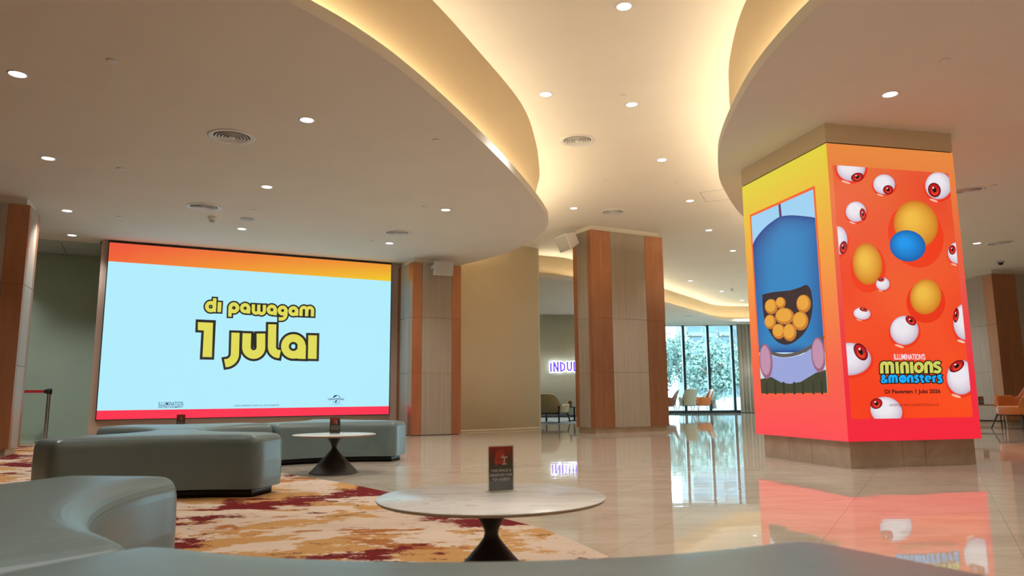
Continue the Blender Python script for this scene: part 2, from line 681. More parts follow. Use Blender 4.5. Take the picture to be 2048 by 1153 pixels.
# wall carrying the screen
AS = R(27.8)
dS = Vector((math.cos(AS), math.sin(AS), 0))
nS = Vector((math.sin(AS), -math.cos(AS), 0))      # towards the viewer
S0 = Vector((-6.66, 11.76, 0))                     # floor point below the screen's left edge
g = G().box(-0.11, 5.15, 0.06, 0.30, 0, ZL)
struct(g.build('wall_screen', SURROUND, loc=S0, rz=AS))
# recess left of the screen: grey-green end wall under a tiled ceiling
g = G().box(0, 5.6, 0, 0.15, 0, 3.6)
struct(g.build('wall_recess', GREENW, loc=(-10.6, 12.2, 0), rz=R(17)))
g = G()
for i in range(7):
    for j in range(2):
        x = -1.4 + i * 0.62
        g.box(x + 0.006, x + 0.614, j * 0.62 + 0.006, j * 0.62 + 0.614, 0, 0.02)
g.box(-1.4, 3.0, 0, 1.3, 0.012, 0.03, 1)
struct(g.build('ceiling_recess', [TILEC, DARKGAP], loc=(-9.0, 11.0, ZL - 0.005), rz=R(27.8)))
g = G().prism([(-14, 10.4), (-8.0, 11.78), (-6.98, 12.06), (-6.85, 11.82), (-6.2, 12.6), (-6.2, 13.8), (-14, 12.2)], ZL + 0.03, ZL + 0.1)
struct(g.build('ceiling_recess_board', TILEC))

# cream wall bending towards the lounge opening
wl = catmull([(-1.9, 14.25), (-1.45, 14.55), (-1.0, 14.86), (-.65, 15.08), (-.08, 15.47), (.35, 15.86), (.61, 16.10)], 4)
wo = offset2d(wl, 0.18)
g = G().prism(wl + list(reversed(wo)), 0, ZU, 0, smooth=True)
struct(g.build('wall_cream', CREAM))
bo = offset2d(wl, -0.004)
g = G().prism(bo + list(reversed(wl)), 0, 0.035, 0, smooth=True)
struct(g.build('baseboard_cream', CREAM))

# lounge behind the opening
lw = catmull([(-2.5, 21.5), (-1.3, 23.0), (0.2, 23.9), (1.4, 24.2), (2.6, 24.3), (3.5, 24.7), (3.95, 25.8), (4.0, 28.6)], 5)
g = G().prism(lw + list(reversed(offset2d(lw, 0.2))), 0, ZF, 0, smooth=True)
struct(g.build('wall_lounge', OLIVE))
bl = offset2d(lw, -0.015)
g = G().prism(bl + list(reversed(lw)), 0, 0.09, 0, smooth=True)
struct(g.build('baseboard_lounge', DARKGAP))
struct(G().box(-2.7, -2.5, 14.9, 21.7, 0, ZF).build('wall_lounge_left', OLIVE))
cp = G().prism([(-2.4, 17.0), (0.4, 17.9), (2.2, 19.0), (3.4, 21.6), (3.7, 24.5), (2.6, 24.2), (1.4, 24.1), (0.2, 23.8), (-1.3, 22.85), (-2.4, 21.3)], 0.0, 0.006)
tag(cp.build('carpet', GREYCARPET), 'plain blue grey carpet on the lounge floor below the purple sign', 'carpet')


# ------------------------------------------------------------------ clad pillars
def clad_pillar(label, corner, ang, W, D, ztop, cs, cd, cornice=0.1, pz=0.10):
    """cs: copper strip width on the front, cd: on the sides"""
    t = thing('clad_pillar', label, 'pillar', (corner[0], corner[1], 0), ang, 'pillars clad in oak and copper', kind='thing')
    th = 0.022
    G().box(0.035, W - 0.035, 0.035, D - 0.035, 0, pz).build('plinth', PLINTH, t)
    G().box(th, W - th, th, D - th, pz, ztop - cornice).build('joint_backing', BRASS, t)
    G().box(0.05, W - 0.05, 0.05, D - 0.05, ztop - cornice, ztop).build('cornice', CEIL, t)
    rows = [(pz, 1.135), (1.141, 2.175), (2.181, ztop - cornice)]

    def strip(name, m, x0, x1, y0, y1):
        g = G()
        for a, b in rows:
            g.box(x0, x1, y0, y1, a, b)
        return g.build(name, m, t)
    gap = 0.004
    for (a, b, nm, m) in ((0, cs, 'copper_panel', COPPER), (cs + gap, W - cs - gap, 'wood_panel', WOOD), (W - cs, W, 'copper_panel', COPPER)):
        strip(nm, m, a, b, 0, th)
        strip(nm, m, a, b, D - th, D)
    for (a, b, nm, m) in ((th, cd, 'copper_panel', COPPER), (cd + gap, D - cd - gap, 'wood_panel', WOOD), (D - cd, D - th, 'copper_panel', COPPER)):
        strip(nm, m, 0, th, a, b)
        strip(nm, m, W - th, W, a, b)
    if cs > 0.3:
        for x in (cs * 0.5, W - cs * 0.5):
            g = G()
            for a, b in rows:
                g.box(x - 0.003, x + 0.003, -0.0015, 0.004, a + 0.12, b - 0.1)
            g.build('brass_inlay', BRASS, t)
    return t


A62 = R(28.0)
clad_pillar('grey oak and copper pillar cut off at the left edge of the photo', (-6.28 - 1.75 * math.cos(R(23)), 9.2 - 1.75 * math.sin(R(23))), R(23), 1.75, 0.62, ZL, 0.235, 0.11)
clad_pillar('oak and copper pillar at the right end of the large cinema screen', (-1.86, 13.42), A62, 0.99, 0.86, ZL, 0.19, 0.2, pz=0.012)
clad_pillar('tall oak and copper pillar in the middle, between cream wall and windows', (1.53, 13.76), A62, 1.77, 0.64, ZU, 0.46, 0.13)
clad_pillar('dark oak and copper pillar behind the orange armchair on the right', (10.55, 15.75), R(6), 2.2, 1.7, ZR, 0.55, 0.28)


# ------------------------------------------------------------------ flat artwork for the LED displays
HS = [[0.0070569433, 0.00053370869, -1.8063358], [-0.00025966172, -0.0079554849, 7.1210291], [-0.00027905192, 8.0652903e-05, 1]]
HR = [[0.0044910584, -0.00033687797, -7.3231548], [-0.00013269355, -0.0038112738, 3.8075163], [-0.00014508957, 9.4541959e-05, 1]]
HL = [[-0.012269878, 0.00069476834, 17.948629], [-0.00093551313, 0.0065922228, -4.6038913], [-0.001412353, -3.6846393e-05, 1]]


def hmap(H, s=1.0, ox=0.0, oy=0.0):
    """tracing coordinates of a flat picture -> metres (along, up) on its display"""
    def f(x, y):
        x, y = x / s + ox, y / s + oy
        w = H[2][0] * x + H[2][1] * y + H[2][2]
        return ((H[0][0] * x + H[0][1] * y + H[0][2]) / w, (H[1][0] * x + H[1][1] * y + H[1][2]) / w)
    return f


class Art:
    """coloured flat polygons in an (along, up) plane; each layer a little proud of the one below"""
    def __init__(s, step=0.0006):
        s.v, s.f, s.c, s.step = [], [], [], step

    def poly(s, pts, col, layer, rect=None):
        cols = col if isinstance(col, list) else [col] * len(pts)
        P = [(p[0], p[1], *c[:3]) for p, c in zip(pts, cols)]
        if rect:
            for ax, lim, sg in ((0, rect[0], 1), (0, rect[1], -1), (1, rect[2], 1), (1, rect[3], -1)):
                out = []
                for i in range(len(P)):
                    a, b = P[i - 1], P[i]
                    ia, ib = (a[ax] - lim) * sg >= 0, (b[ax] - lim) * sg >= 0
                    if ia != ib:
                        t = (lim - a[ax]) / (b[ax] - a[ax])
                        out.append(tuple(p + (q - p) * t for p, q in zip(a, b)))
                    if ib:
                        out.append(b)
                P = out
                if not P:
                    return
        if len(P) < 3:
            return
        area = sum(P[i - 1][0] * P[i][1] - P[i][0] * P[i - 1][1] for i in range(len(P)))
        if area < 0:
            P.reverse()
        o = len(s.v)
        s.v += [(p[0], -layer * s.step, p[1]) for p in P]
        s.c += [(*p[2:5], 1) for p in P]
        s.f.append(tuple(range(o, o + len(P))))

    def rect(s, x0, x1, z0, z1, col, layer):
        s.poly([(x0, z0), (x1, z0), (x1, z1), (x0, z1)], col, layer)

    def grid(s, x0, x1, z0, z1, nx, nz, fn, layer):
        o = len(s.v)
        for j in range(nz + 1):
            for i in range(nx + 1):
                u, w = i / nx, j / nz
                s.v.append((x0 + (x1 - x0) * u, -layer * s.step, z0 + (z1 - z0) * w))
                s.c.append((*fn(u, w)[:3], 1))
        for j in range(nz):
            for i in range(nx):
                a = o + j * (nx + 1) + i
                s.f.append((a, a + 1, a + nx + 2, a + nx + 1))

    def ellipse(s, mp, cx, cy, rx, ry, rot, col, layer, rect=None, n=36):
        c, q = math.cos(R(rot)), math.sin(R(rot))
        pts = []
        for i in range(n):
            w = 2 * PI * i / n
            x, y = rx * math.cos(w), ry * math.sin(w)
            pts.append(mp(cx + x * c - y * q, cy + x * q + y * c))
        s.poly(pts, col, layer, rect)

    def stroke(s, mp, path, h, col, layer, ext=0.0, closed=False):
        P = list(path)
        if not closed and ext:
            a, b = P[0], P[1]
            L = math.hypot(a[0] - b[0], a[1] - b[1]) or 1
            P[0] = (a[0] + (a[0] - b[0]) / L * ext, a[1] + (a[1] - b[1]) / L * ext)
            a, b = P[-1], P[-2]
            L = math.hypot(a[0] - b[0], a[1] - b[1]) or 1
            P[-1] = (a[0] + (a[0] - b[0]) / L * ext, a[1] + (a[1] - b[1]) / L * ext)
        n = len(P)
        lt, rt = [], []
        for i in range(n):
            a = P[i - 1] if (closed or i) else P[0]
            b = P[(i + 1) % n] if (closed or i < n - 1) else P[-1]
            tx, ty = b[0] - a[0], b[1] - a[1]
            L = math.hypot(tx, ty) or 1
            lt.append((P[i][0] - ty / L * h, P[i][1] + tx / L * h))
            rt.append((P[i][0] + ty / L * h, P[i][1] - tx / L * h))
        for i in range(n if closed else n - 1):
            j = (i + 1) % n
            s.poly([mp(*lt[i]), mp(*lt[j]), mp(*rt[j]), mp(*rt[i])], col, layer)

    def text(s, body, x0, x1, z0, z1, col, layer, bold=0.0, space=1.0):
        """built-in font, fitted into a box (z0 is the baseline of capitals when no descender)"""
        cu = bpy.data.curves.new('lettering', 'FONT')
        cu.body = body
        cu.offset = bold
        cu.space_character = space
        ob = bpy.data.objects.new('lettering', cu)
        COL.objects.link(ob)
        dg = bpy.context.evaluated_depsgraph_get()
        me = bpy.data.meshes.new_from_object(ob.evaluated_get(dg))
        xs = [v.co.x for v in me.vertices]
        ys = [v.co.y for v in me.vertices]
        a, b, c, d = min(xs), max(xs), min(ys), max(ys)
        for p in me.polygons:
            s.poly([(x0 + (me.vertices[i].co.x - a) / (b - a) * (x1 - x0), z0 + (me.vertices[i].co.y - c) / (d - c) * (z1 - z0)) for i in p.vertices], col, layer)
        bpy.data.objects.remove(ob)
        bpy.data.curves.remove(cu)
        bpy.data.meshes.remove(me)

    def build(s, name, m, parent, loc=(0, 0, 0), rz=0.0):
        me = bpy.data.meshes.new(name)
        me.from_pydata(s.v, [], s.f)
        at = me.color_attributes.new('Col', 'FLOAT_COLOR', 'POINT')
        at.data.foreach_set('color', [x for c in s.c for x in c])
        me.materials.append(m)
        o = bpy.data.objects.new(name, me)
        COL.objects.link(o)
        o.parent = parent
        o.location = loc
        o.rotation_euler = (0, 0, rz)
        return o


def arc(cx, cy, r, a0, a1, n=12, ry=None):
    ry = ry or r
    return [(cx + r * math.cos(R(a0 + (a1 - a0) * i / n)), cy + ry * math.sin(R(a0 + (a1 - a0) * i / n))) for i in range(n + 1)]


def ring(cx, cy, r, ry=None, n=28):
    return arc(cx, cy, r, 0, 360 * (n - 1) / n, n - 1, ry)


def letters(art, mp, items, fill, dark, outline, layer):
    """items: (path, half width, closed)"""
    for path, h, cl in items:
        art.stroke(mp, path, h + outline, dark, layer, outline, cl)
    for path, h, cl in items:
        art.stroke(mp, path, h, fill, layer + 1, 0, cl)


def lerp(a, b, t):
    return tuple(x + (y - x) * t for x, y in zip(a, b))


def gradient(stops, t):
    for (p, c), (q, d) in zip(stops, stops[1:]):
        if t <= q:
            return lerp(c, d, max(0, (t - p) / (q - p)))
    return stops[-1][1]


# ------------------------------------------------------------------ big LED screen on the wall
SW, SZ0, SZ1 = 4.85, 0.382, 3.278
scr = thing('led_screen', 'huge pale blue cinema screen with yellow release date lettering', 'screen', S0, AS)
G().box(-0.015, SW + 0.015, 0.0, 0.058, SZ0 - 0.015, SZ1 + 0.03).build('frame', DARKGAP, scr)
a = Art()
CY = lin(176, 236, 252)
a.rect(0, SW, SZ0, SZ1, CY, 2)
m1 = hmap(HS)
zl, zr = m1(220, 523)[1], m1(782, 563)[1]
nseg = 10
for i in range(nseg):
    t0, t1 = i / nseg, (i + 1) / nseg
    col = lambda t, w: lerp(lerp(lin(240, 98, 52), lin(240, 200, 40), t), lerp(lin(236, 84, 60), lin(235, 150, 45), t), w)
    a.poly([(SW * t0, zl + (zr - zl) * t0), (SW * t1, zl + (zr - zl) * t1), (SW * t1, SZ1), (SW * t0, SZ1)], [col(t0, 0.0), col(t1, 0.0), col(t1, 1.0), col(t0, 1.0)], 3)
a.poly([(0, SZ0), (SW, SZ0), (SW, m1(778, 813)[1]), (0, m1(193, 822)[1])], lin(252, 46, 78), 3)
a.build('display_panel', LED, scr)

a = Art()
mp = hmap(HS, 1452 / 340, 360, 560)
YEL, INK = lin(222, 217, 88), lin(34, 34, 34)
big = [
    ([(571, 458), (567, 578)] + arc(629, 578, 62, 180, 0)[1:] + [(691, 460)], 37, False),
    ([(788, 381), (785, 575)] + arc(845, 575, 60, 180, 90)[1:] + [(854, 637)], 35, False),
    ([(474, 453), (469, 630)] + arc(388, 632, 81, 0, 90)[1:] + [(383, 714)], 35, False),
    (ring(968, 570, 72), 33, True),
    ([(1040, 560), (1036, 676)], 36, False),
    ([(1133, 475), (1129, 676)], 37, False),
]
one_o = [(134, 338), (307, 346), (291, 684), (168, 682), (181, 452), (130, 450)]
one_i = [(153, 362), (282, 368), (272, 662), (192, 660), (204, 434), (152, 430)]
a.poly([mp(*p) for p in one_o], INK, 5)
a.poly([mp(*p) for p in one_i], YEL, 6)
letters(a, mp, big, YEL, INK, 20, 5)
# the slot inside the letters is dark
a.poly([mp(*p) for p in ((600, 450), (660, 452), (662, 580), (600, 580))], INK, 5)
small = [
    (ring(262, 230, 33), 16, True), ([(297, 158), (292, 276)], 15, False),
    ([(339, 191), (334, 277)], 16, False),
    (ring(460, 240, 31), 16, True), ([(428, 236), (426, 316)], 15, False),
    (ring(556, 243, 29), 15, True), ([(587, 236), (584, 289)], 15, False),
    ([(627, 210), (626, 262)] + arc(649, 263, 23, 180, 0)[1:] + [(673, 213)], 14, False),
    ([(672, 240), (672, 264)] + arc(696, 266, 24, 180, 0)[1:] + [(721, 215)], 14, False),
    (ring(784, 256, 29), 15, True), ([(814, 250), (811, 303)], 15, False),
    (ring(876, 263, 28), 15, True), ([(905, 256), (903, 300)] + arc(866, 298, 37, 0, 85)[1:] + [(842, 335)], 15, False),
    (ring(968, 268, 28), 15, True), ([(997, 262), (994, 308)], 15, False),
    ([(1032, 310), (1034, 262)] + arc(1058, 260, 24, 180, 360)[1:] + [(1081, 312)], 14, False),
    ([(1082, 290), (1084, 262)] + arc(1108, 262, 24, 180, 360)[1:] + [(1130, 314)], 14, False),
]
letters(a, mp, small, YEL, INK, 13, 5)
a.build('release_lettering', LED, scr)

a = Art()
NAVY = lin(22, 38, 90)


def txt(art, H, body, px0, px1, ytop, ybot, col, layer, bold=0.0, dy=0.0, space=1.0):
    f = hmap(H)
    x0, zb = f(px0, ybot)
    x1, _ = f(px1, ybot + dy)
    zt = f((px0 + px1) / 2, ytop + dy / 2)[1]
    zb = f((px0 + px1) / 2, ybot + dy / 2)[1]
    art.text(body, x0, x1, zb, zt, col, layer, bold, space)


txt(a, HS, 'ILLUMINATION', 317, 366, 804, 812.4, NAVY, 4, 0.008, 0, 1.12)
txt(a, HS, 'ENTERTAINMENT', 317, 366, 813.2, 816.4, NAVY, 4, 0.02, 0, 1.1)
txt(a, HS, '© 2026 UNIVERSAL STUDIOS. ALL RIGHTS RESERVED.', 468, 559, 811, 814, lin(50, 80, 140), 4, 0.012, -2)
txt(a, HS, 'UNIVERSAL', 656, 689, 797, 801, NAVY, 4, 0.02)
txt(a, HS, 'A COMCAST COMPANY', 658, 686, 809.4, 811, lin(120, 160, 235), 4, 0.0)
a.stroke(m1, arc(673, 798.5, 7.4, 200, 340, 14), 0.5, NAVY, 4)
a.stroke(m1, arc(673, 800.0, 7.6, 25, 155, 14), 0.5, lin(60, 90, 190), 4)
a.poly([m1(*p) for p in ((666.5, 796), (668, 793), (671, 791), (674, 790.8), (673, 793), (670, 794.5), (668, 796))], NAVY, 4)
a.poly([m1(*p) for p in ((669.8, 802), (675, 802), (673, 804.5), (670.5, 806))], NAVY, 4)
a.poly([m1(*p) for p in ((677.5, 793), (679.2, 793.4), (680, 795), (678.4, 795.4))], NAVY, 4)
a.build('studio_credits', LED, scr)

# ------------------------------------------------------------------ LED column on the right
AR = R(13)
col_ = thing('display_column', 'square column wrapped in bright orange and yellow screens on marble base', 'display column', (3.139, 6.931, 0), AR)
CW, CD, CZ0, CZ1 = 1.50, 1.58, 0.252, 3.172
G().box(0.04, CW - 0.05, 0.04, CD - 0.10, 0.0, CZ0 + 0.05).build('plinth', PLINTH, col_)
g = G()
for x in (0.62, 0.87):
    g.box(x, x + 0.003, 0.0385, 0.04, 0, CZ0)
for y in (0.62, 1.0):
    g.box(0.0385, 0.04, y, y + 0.003, 0, CZ0)
g.build('plinth_joint', mat('stone_joint', (0.22, 0.16, 0.11), 0.6), col_)
G().box(0.012, CW - 0.012, 0.012, CD - 0.012, CZ0, CZ1 + 0.012).build('cabinet', DARKGAP, col_)
G().box(0.0, CW, 0.0, CD, CZ1 + 0.014, ZR).build('cornice', CREAM, col_)

ORG = [(0.0, lin(243, 30, 56)), (0.18, lin(238, 40, 60)), (0.4, lin(234, 66, 70)), (0.7, lin(232, 104, 62)), (1.0, lin(230, 136, 62))]
LEFTG = [(0.0, lin(250, 66, 76)), (0.25, lin(243, 92, 62)), (0.5, lin(240, 134, 58)), (0.75, lin(235, 172, 56)), (1.0, lin(222, 208, 58))]
pa = Art()
pa.grid(0.0, CW, CZ0, CZ1, 1, 16, lambda u, w: gradient(ORG, w), 0)
scr_r = pa.build('screen', LED, col_)
pl = Art()
pl.grid(0.0, CD, CZ0, CZ1, 1, 16, lambda u, w: gradient(LEFTG, w), 0)
scr_l = pl.build('screen', LED, col_, (0, CD, 0), R(-90))
pb = Art()
pb.grid(0.0, CD, CZ0, CZ1, 1, 12, lambda u, w: gradient(ORG, w), 0)
pb.build('screen', LED, col_, (CW, 0, 0), R(90))
pc = Art()
pc.grid(0.0, CW, CZ0, CZ1, 1, 12, lambda u, w: gradient(LEFTG, w), 0)
pc.build('screen', LED, col_, (CW, CD, 0), R(180))

# right picture: plain coloured stand-in with glossy white balls on an orange ground
rx0, rx1, rz0, rz1 = 0.052, 1.425, 0.461, 2.948


def ground(u, w):
    q = 0.5 + 0.22 * math.sin(5.1 * u + 3.7 * w) + 0.18 * math.sin(11 * w - 4 * u + 1.3) + 0.1 * math.sin(9 * u + 15 * w)
    return lerp(lerp(lin(252, 76, 24), lin(230, 106, 58), w), lerp(lin(244, 56, 22), lin(230, 76, 44), w), max(0, min(1, q)))


art = Art()
art.grid(rx0, rx1, rz0, rz1, 14, 26, ground, 1)
CL = (rx0, rx1, rz0, rz1)
WHT, WSH, RIM = lin(236, 230, 236), lin(190, 170, 190), lin(246, 128, 74)
mA = hmap(HR, 1337 / 290, 1640, 310)
mB = hmap(HR, 1153 / 320, 1660, 580)
mC = hmap(HR, 1153 / 320, 1640, 280)


def eye(mp, cx, cy, rx, ry, ix, iy, irx, iry, rot=0, irot=0):
    art.ellipse(mp, cx + 2, cy + 0.10 * ry, rx * 1.12, ry * 1.1, rot, lin(236, 52, 22), 2, CL)
    art.ellipse(mp, cx - 0.35 * rx, cy + 1.08 * ry, rx * 0.34, ry * 0.07, 18, lin(250, 190, 165), 2.5, CL)
    for k in range(10):
        q = k / 9
        t = 1 - 0.5 * q
        art.ellipse(mp, cx - 0.2 * rx * q, cy - 0.24 * ry * q, rx * t, ry * t, rot, lerp(WSH, WHT, q ** 0.5), 3 + 0.15 * k, CL)
    art.ellipse(mp, ix, iy, irx, iry, irot, lin(96, 6, 14), 5, CL)
    art.ellipse(mp, ix, iy, irx * 0.82, iry * 0.82, irot, lin(190, 14, 26), 5.4, CL)
    art.ellipse(mp, ix + 0.05 * irx, iy + 0.2 * iry, irx * 0.55, iry * 0.5, irot, lin(226, 60, 34), 5.7, CL)
    art.ellipse(mp, ix, iy, irx * 0.34, iry * 0.36, irot, lin(20, 6, 8), 6, CL)
    art.ellipse(mp, ix - 0.2 * irx, iy - 0.3 * iry, irx * 0.14, iry * 0.14, 0, lin(255, 240, 240), 6.4, CL)


eye(mA, 285, 120, 132, 122, 342, 206, 58, 40, 0, -12)
eye(mA, 590, 272, 102, 92, 626, 323, 47, 43)
eye(mA, 1090, 285, 122, 126, 1053, 325, 58, 68, 0, -20)
eye(mA, 330, 525, 95, 94, 393, 549, 29, 55, 0, -8)
eye(mA, 165, 790, 88, 132, 213, 855, 34, 60, 0, 10)
eye(mA, 1265, 905, 88, 100, 1218, 877, 32, 44)
eye(mB, 230, 172, 62, 44, 241, 143, 30, 14, 6, 14)
eye(mB, 535, 293, 103, 105, 581, 223, 44, 28, 0, 38)
eye(mB, 975, 230, 88, 132, 907, 185, 20, 52, 0, 6)
eye(mB, 135, 500, 160, 118, 220, 448, 44, 68, 0, -32)
eye(mB, 945, 632, 105, 124, 912, 551, 60, 36, 0, -34)
eye(mB, 405, 872, 118, 98, 333, 821, 44, 38, 20, -20)
eye(mC, 452, 1040, 50, 46, 438, 1008, 24, 15)


def bubble(mp, cx, cy, rx, ry, rot, c0, c1, lay):
    for k in range(14):
        q = k / 13
        t = 1 - 0.72 * q
        art.ellipse(mp, cx - 0.2 * rx * q, cy - 0.22 * ry * q, rx * t, ry * t, rot, lerp(c0, c1, q ** 0.8), lay + 0.08 * k, CL)


YB0, YB1 = lin(206, 120, 26), lin(238, 186, 70)
BB0, BB1 = lin(0, 92, 170), lin(20, 150, 232)
art.ellipse(mC, 690, 690, 196, 236, -20, lin(238, 60, 24), 2, CL)
bubble(mC, 690, 610, 158, 172, -20, YB0, YB1, 3)
bubble(mC, 630, 765, 130, 112, 12, BB0, BB1, 5)
art.ellipse(mC, 345, 930, 130, 172, 0, lin(238, 60, 24), 2, CL)
bubble(mC, 340, 895, 106, 150, -6, YB0, YB1, 3)
art.ellipse(mB, 690, 90, 140, 150, 0, lin(232, 50, 20), 2, CL)
bubble(mB, 688, 50, 112, 128, 10, YB0, YB1, 3)
art.build('poster', LED, scr_r)

# film title and credits
art = Art()
mT = hmap(HR, 1596 / 180, 1740, 690)
LIME, SKYB, DK = lin(206, 208, 96), lin(6, 172, 252), lin(36, 24, 14)
title = [
    ([(206, 512), (203, 378)] + arc(249, 372, 46, 180, 360)[1:] + [(300, 511)], 31, False),
    ([(297, 450), (296, 378)] + arc(343, 372, 47, 180, 360)[1:] + [(396, 510)], 31, False),
    ([(470, 303), (487, 512)], 29, False),
    ([(568, 510), (558, 380)] + arc(606, 376, 48, 180, 360)[1:] + [(662, 508)], 31, False),
    ([(726, 303), (743, 508)], 29, False),
    (ring(862, 405, 60, 72), 29, True),
    ([(992, 505), (984, 374)] + arc(1033, 370, 49, 180, 360)[1:] + [(1090, 500)], 31, False),
    (catmull([(1240, 338), (1198, 318), (1160, 326), (1142, 352), (1158, 382), (1195, 399), (1230, 422), (1236, 456), (1212, 480), (1175, 484), (1132, 468)], 4), 27, False),
]
sub = [
    (catmull([(300, 668), (226, 592), (212, 562), (236, 547), (258, 562), (245, 592), (212, 622), (206, 654), (236, 670), (272, 654), (296, 612)], 4), 15, False),
    ([(346, 675), (342, 600)] + arc(373, 584, 30, 180, 360)[1:] + [(404, 674)], 21, False),
    ([(403, 640), (403, 600)] + arc(434, 584, 30, 180, 360)[1:] + [(470, 672)], 21, False),
    ([(676, 672), (672, 604)] + arc(708, 594, 36, 180, 360)[1:] + [(748, 671)], 22, False),
    (catmull([(856, 560), (822, 551), (797, 566), (808, 592), (840, 612), (848, 642), (822, 660), (784, 650)], 4), 19, False),
    (catmull([(906, 532), (910, 590), (916, 636), (932, 658), (958, 656)], 4), 19, False),
    ([(874, 568), (952, 566)], 17, False),
    ([(990, 610), (1068, 606)], 11, False),
    (arc(1028, 606, 44, 0, -300, 20), 18, False),
    ([(1128, 668), (1121, 556)], 21, False),
    (catmull([(1124, 590), (1140, 568), (1166, 560)], 4), 19, False),
    (catmull([(1268, 562), (1232, 548), (1207, 563), (1220, 592), (1254, 612), (1262, 644), (1234, 662), (1196, 652)], 4), 20, False),
]
for path, h, cl in title + sub:
    art.stroke(mT, path, h + 20, DK, 4, 20, cl)
art.ellipse(mT, 578, 608, 88, 92, 0, DK, 4)
for path, h, cl in title:
    art.stroke(mT, path, h, LIME, 5, 0, cl)
for path, h, cl in sub:
    art.stroke(mT, path, h, SKYB, 5, 0, cl)
art.ellipse(mT, 578, 608, 68, 72, 0, SKYB, 5)
art.ellipse(mT, 558, 606, 9, 11, 0, DK, 6)
art.ellipse(mT, 596, 606, 9, 11, 0, DK, 6)


def ttxt(body, x0, x1, yt, yb, c, lay, bold=0.0, dy=0.0):
    u0_, zb = mT(x0, yb)
    u1_, _ = mT(x1, yb + dy)
    zt = mT((x0 + x1) / 2, yt + dy / 2)[1]
    zb = mT((x0 + x1) / 2, yb + dy / 2)[1]
    art.text(body, u0_, u1_, zb, zt, c, lay, bold)


ttxt("ILLUMINATION'S", 425, 975, 162, 266, lin(240, 226, 240), 7.2, 0.018)
ttxt('Di Pawagam 1 Julai 2026', 262, 1248, 798, 892, lin(46, 16, 10), 7.2, 0.03, -12)
ttxt('LPF/EPUB/14912-U/075007/2026/LULUS', 340, 1215, 1052, 1096, lin(120, 26, 20), 7.2, 0.004, -10)
art.build('title_lettering', LED, scr_r)

# left picture: plain blue rounded stand-in with the same patches of colour
art = Art()
mL = hmap(HL, 1153 / 440, 1480, 360)
lx0, lx1, lz0, lz1 = 0.165, 1.330, 0.709, 2.767
art.rect(lx0 - 0.03, lx1 + 0.03, lz0 - 0.012, lz1 + 0.03, lin(240, 96, 36), 1)
art.grid(lx0, lx1, lz0, lz1, 1, 4, lambda u, w: lerp(lin(190, 225, 240), lin(150, 205, 240), w), 2)
CL2 = (lx0, lx1, lz0, lz1)
art.poly([mL(*p) for p in ((201, 120), (212, 116), (222, 210), (208, 210))], lin(92, 40, 92), 3, CL2)
hump = catmull([(60, 380), (72, 330), (100, 285), (140, 242), (185, 208), (215, 192), (270, 186), (340, 191), (400, 200), (440, 220)], 4)
BL = [lin(6, 60, 140), lin(14, 104, 176), lin(24, 122, 188), lin(14, 88, 160), lin(8, 70, 140), lin(6, 54, 120)]
for k in range(22):
    q = k / 21
    w_ = 1 - 0.72 * q
    sc = [(235 + (x - 235) * w_, y + 60 * q + 60 * q * q) for x, y in hump]
    lo = [(235 + (470 - 235) * w_, 905 - 60 * q), (235 + (40 - 235) * w_, 905 - 60 * q)]
    art.poly([mL(*p) for p in sc + lo], lerp(lin(4, 58, 138), lin(30, 128, 190), math.sin(q * 1.57) ** 0.9), 3.2 + 0.09 * k, CL2)
dark = catmull([(118, 602), (180, 588), (260, 580), (320, 562), (352, 552), (376, 590), (380, 690), (345, 795), (265, 862), (195, 848), (142, 770), (122, 690), (118, 602)], 4)
art.poly([mL(*p) for p in dark], lin(44, 16, 28), 5.4, CL2)
for (x, y, rx, ry, k) in ((165, 665, 34, 40, 0), (235, 715, 50, 44, 1), (335, 650, 38, 48, 0), (160, 745, 30, 38, 1), (205, 795, 34, 40, 0), (262, 800, 36, 46, 1), (318, 740, 42, 50, 0), (215, 645, 26, 30, 1)):
    art.ellipse(mL, x, y, rx, ry, 0, lin(196, 118, 30), 5.8, CL2, 24)
    art.ellipse(mL, x - 4, y - 5, rx * 0.8, ry * 0.8, 0, lin(228, 160, 50), 6.1, CL2, 24)
art.poly([mL(*p) for p in catmull([(150, 915), (200, 930), (260, 932), (330, 915), (385, 880), (405, 940), (405, 1030), (340, 1075), (240, 1085), (165, 1060), (150, 915)], 4)], lin(150, 160, 214), 6, CL2)
art.poly([mL(*p) for p in ((100, 1046), (165, 1034), (215, 1062), (262, 1070), (320, 1060), (400, 1012), (470, 990), (470, 1140), (100, 1140))], lin(52, 56, 30), 6.6, CL2)
for x in (140, 185, 230, 285, 330, 385, 430):
    art.stroke(mL, [(x, 1060), (x + 3, 1125)], 5, lin(34, 34, 20), 6.9)
art.stroke(mL, catmull([(110, 870), (160, 905), (230, 922), (310, 908), (385, 868), (440, 820)], 4), 9, lin(92, 80, 74), 7.0)
for (x, y, rx, ry) in ((138, 952, 34, 92), (414, 918, 38, 92)):
    art.ellipse(mL, x, y, rx, ry, -4, lin(150, 92, 122), 7.2, CL2)
    art.ellipse(mL, x - 3, y - 6, rx * 0.78, ry * 0.84, -4, lin(190, 140, 168), 7.5, CL2)
art.build('poster', LED, scr_l)


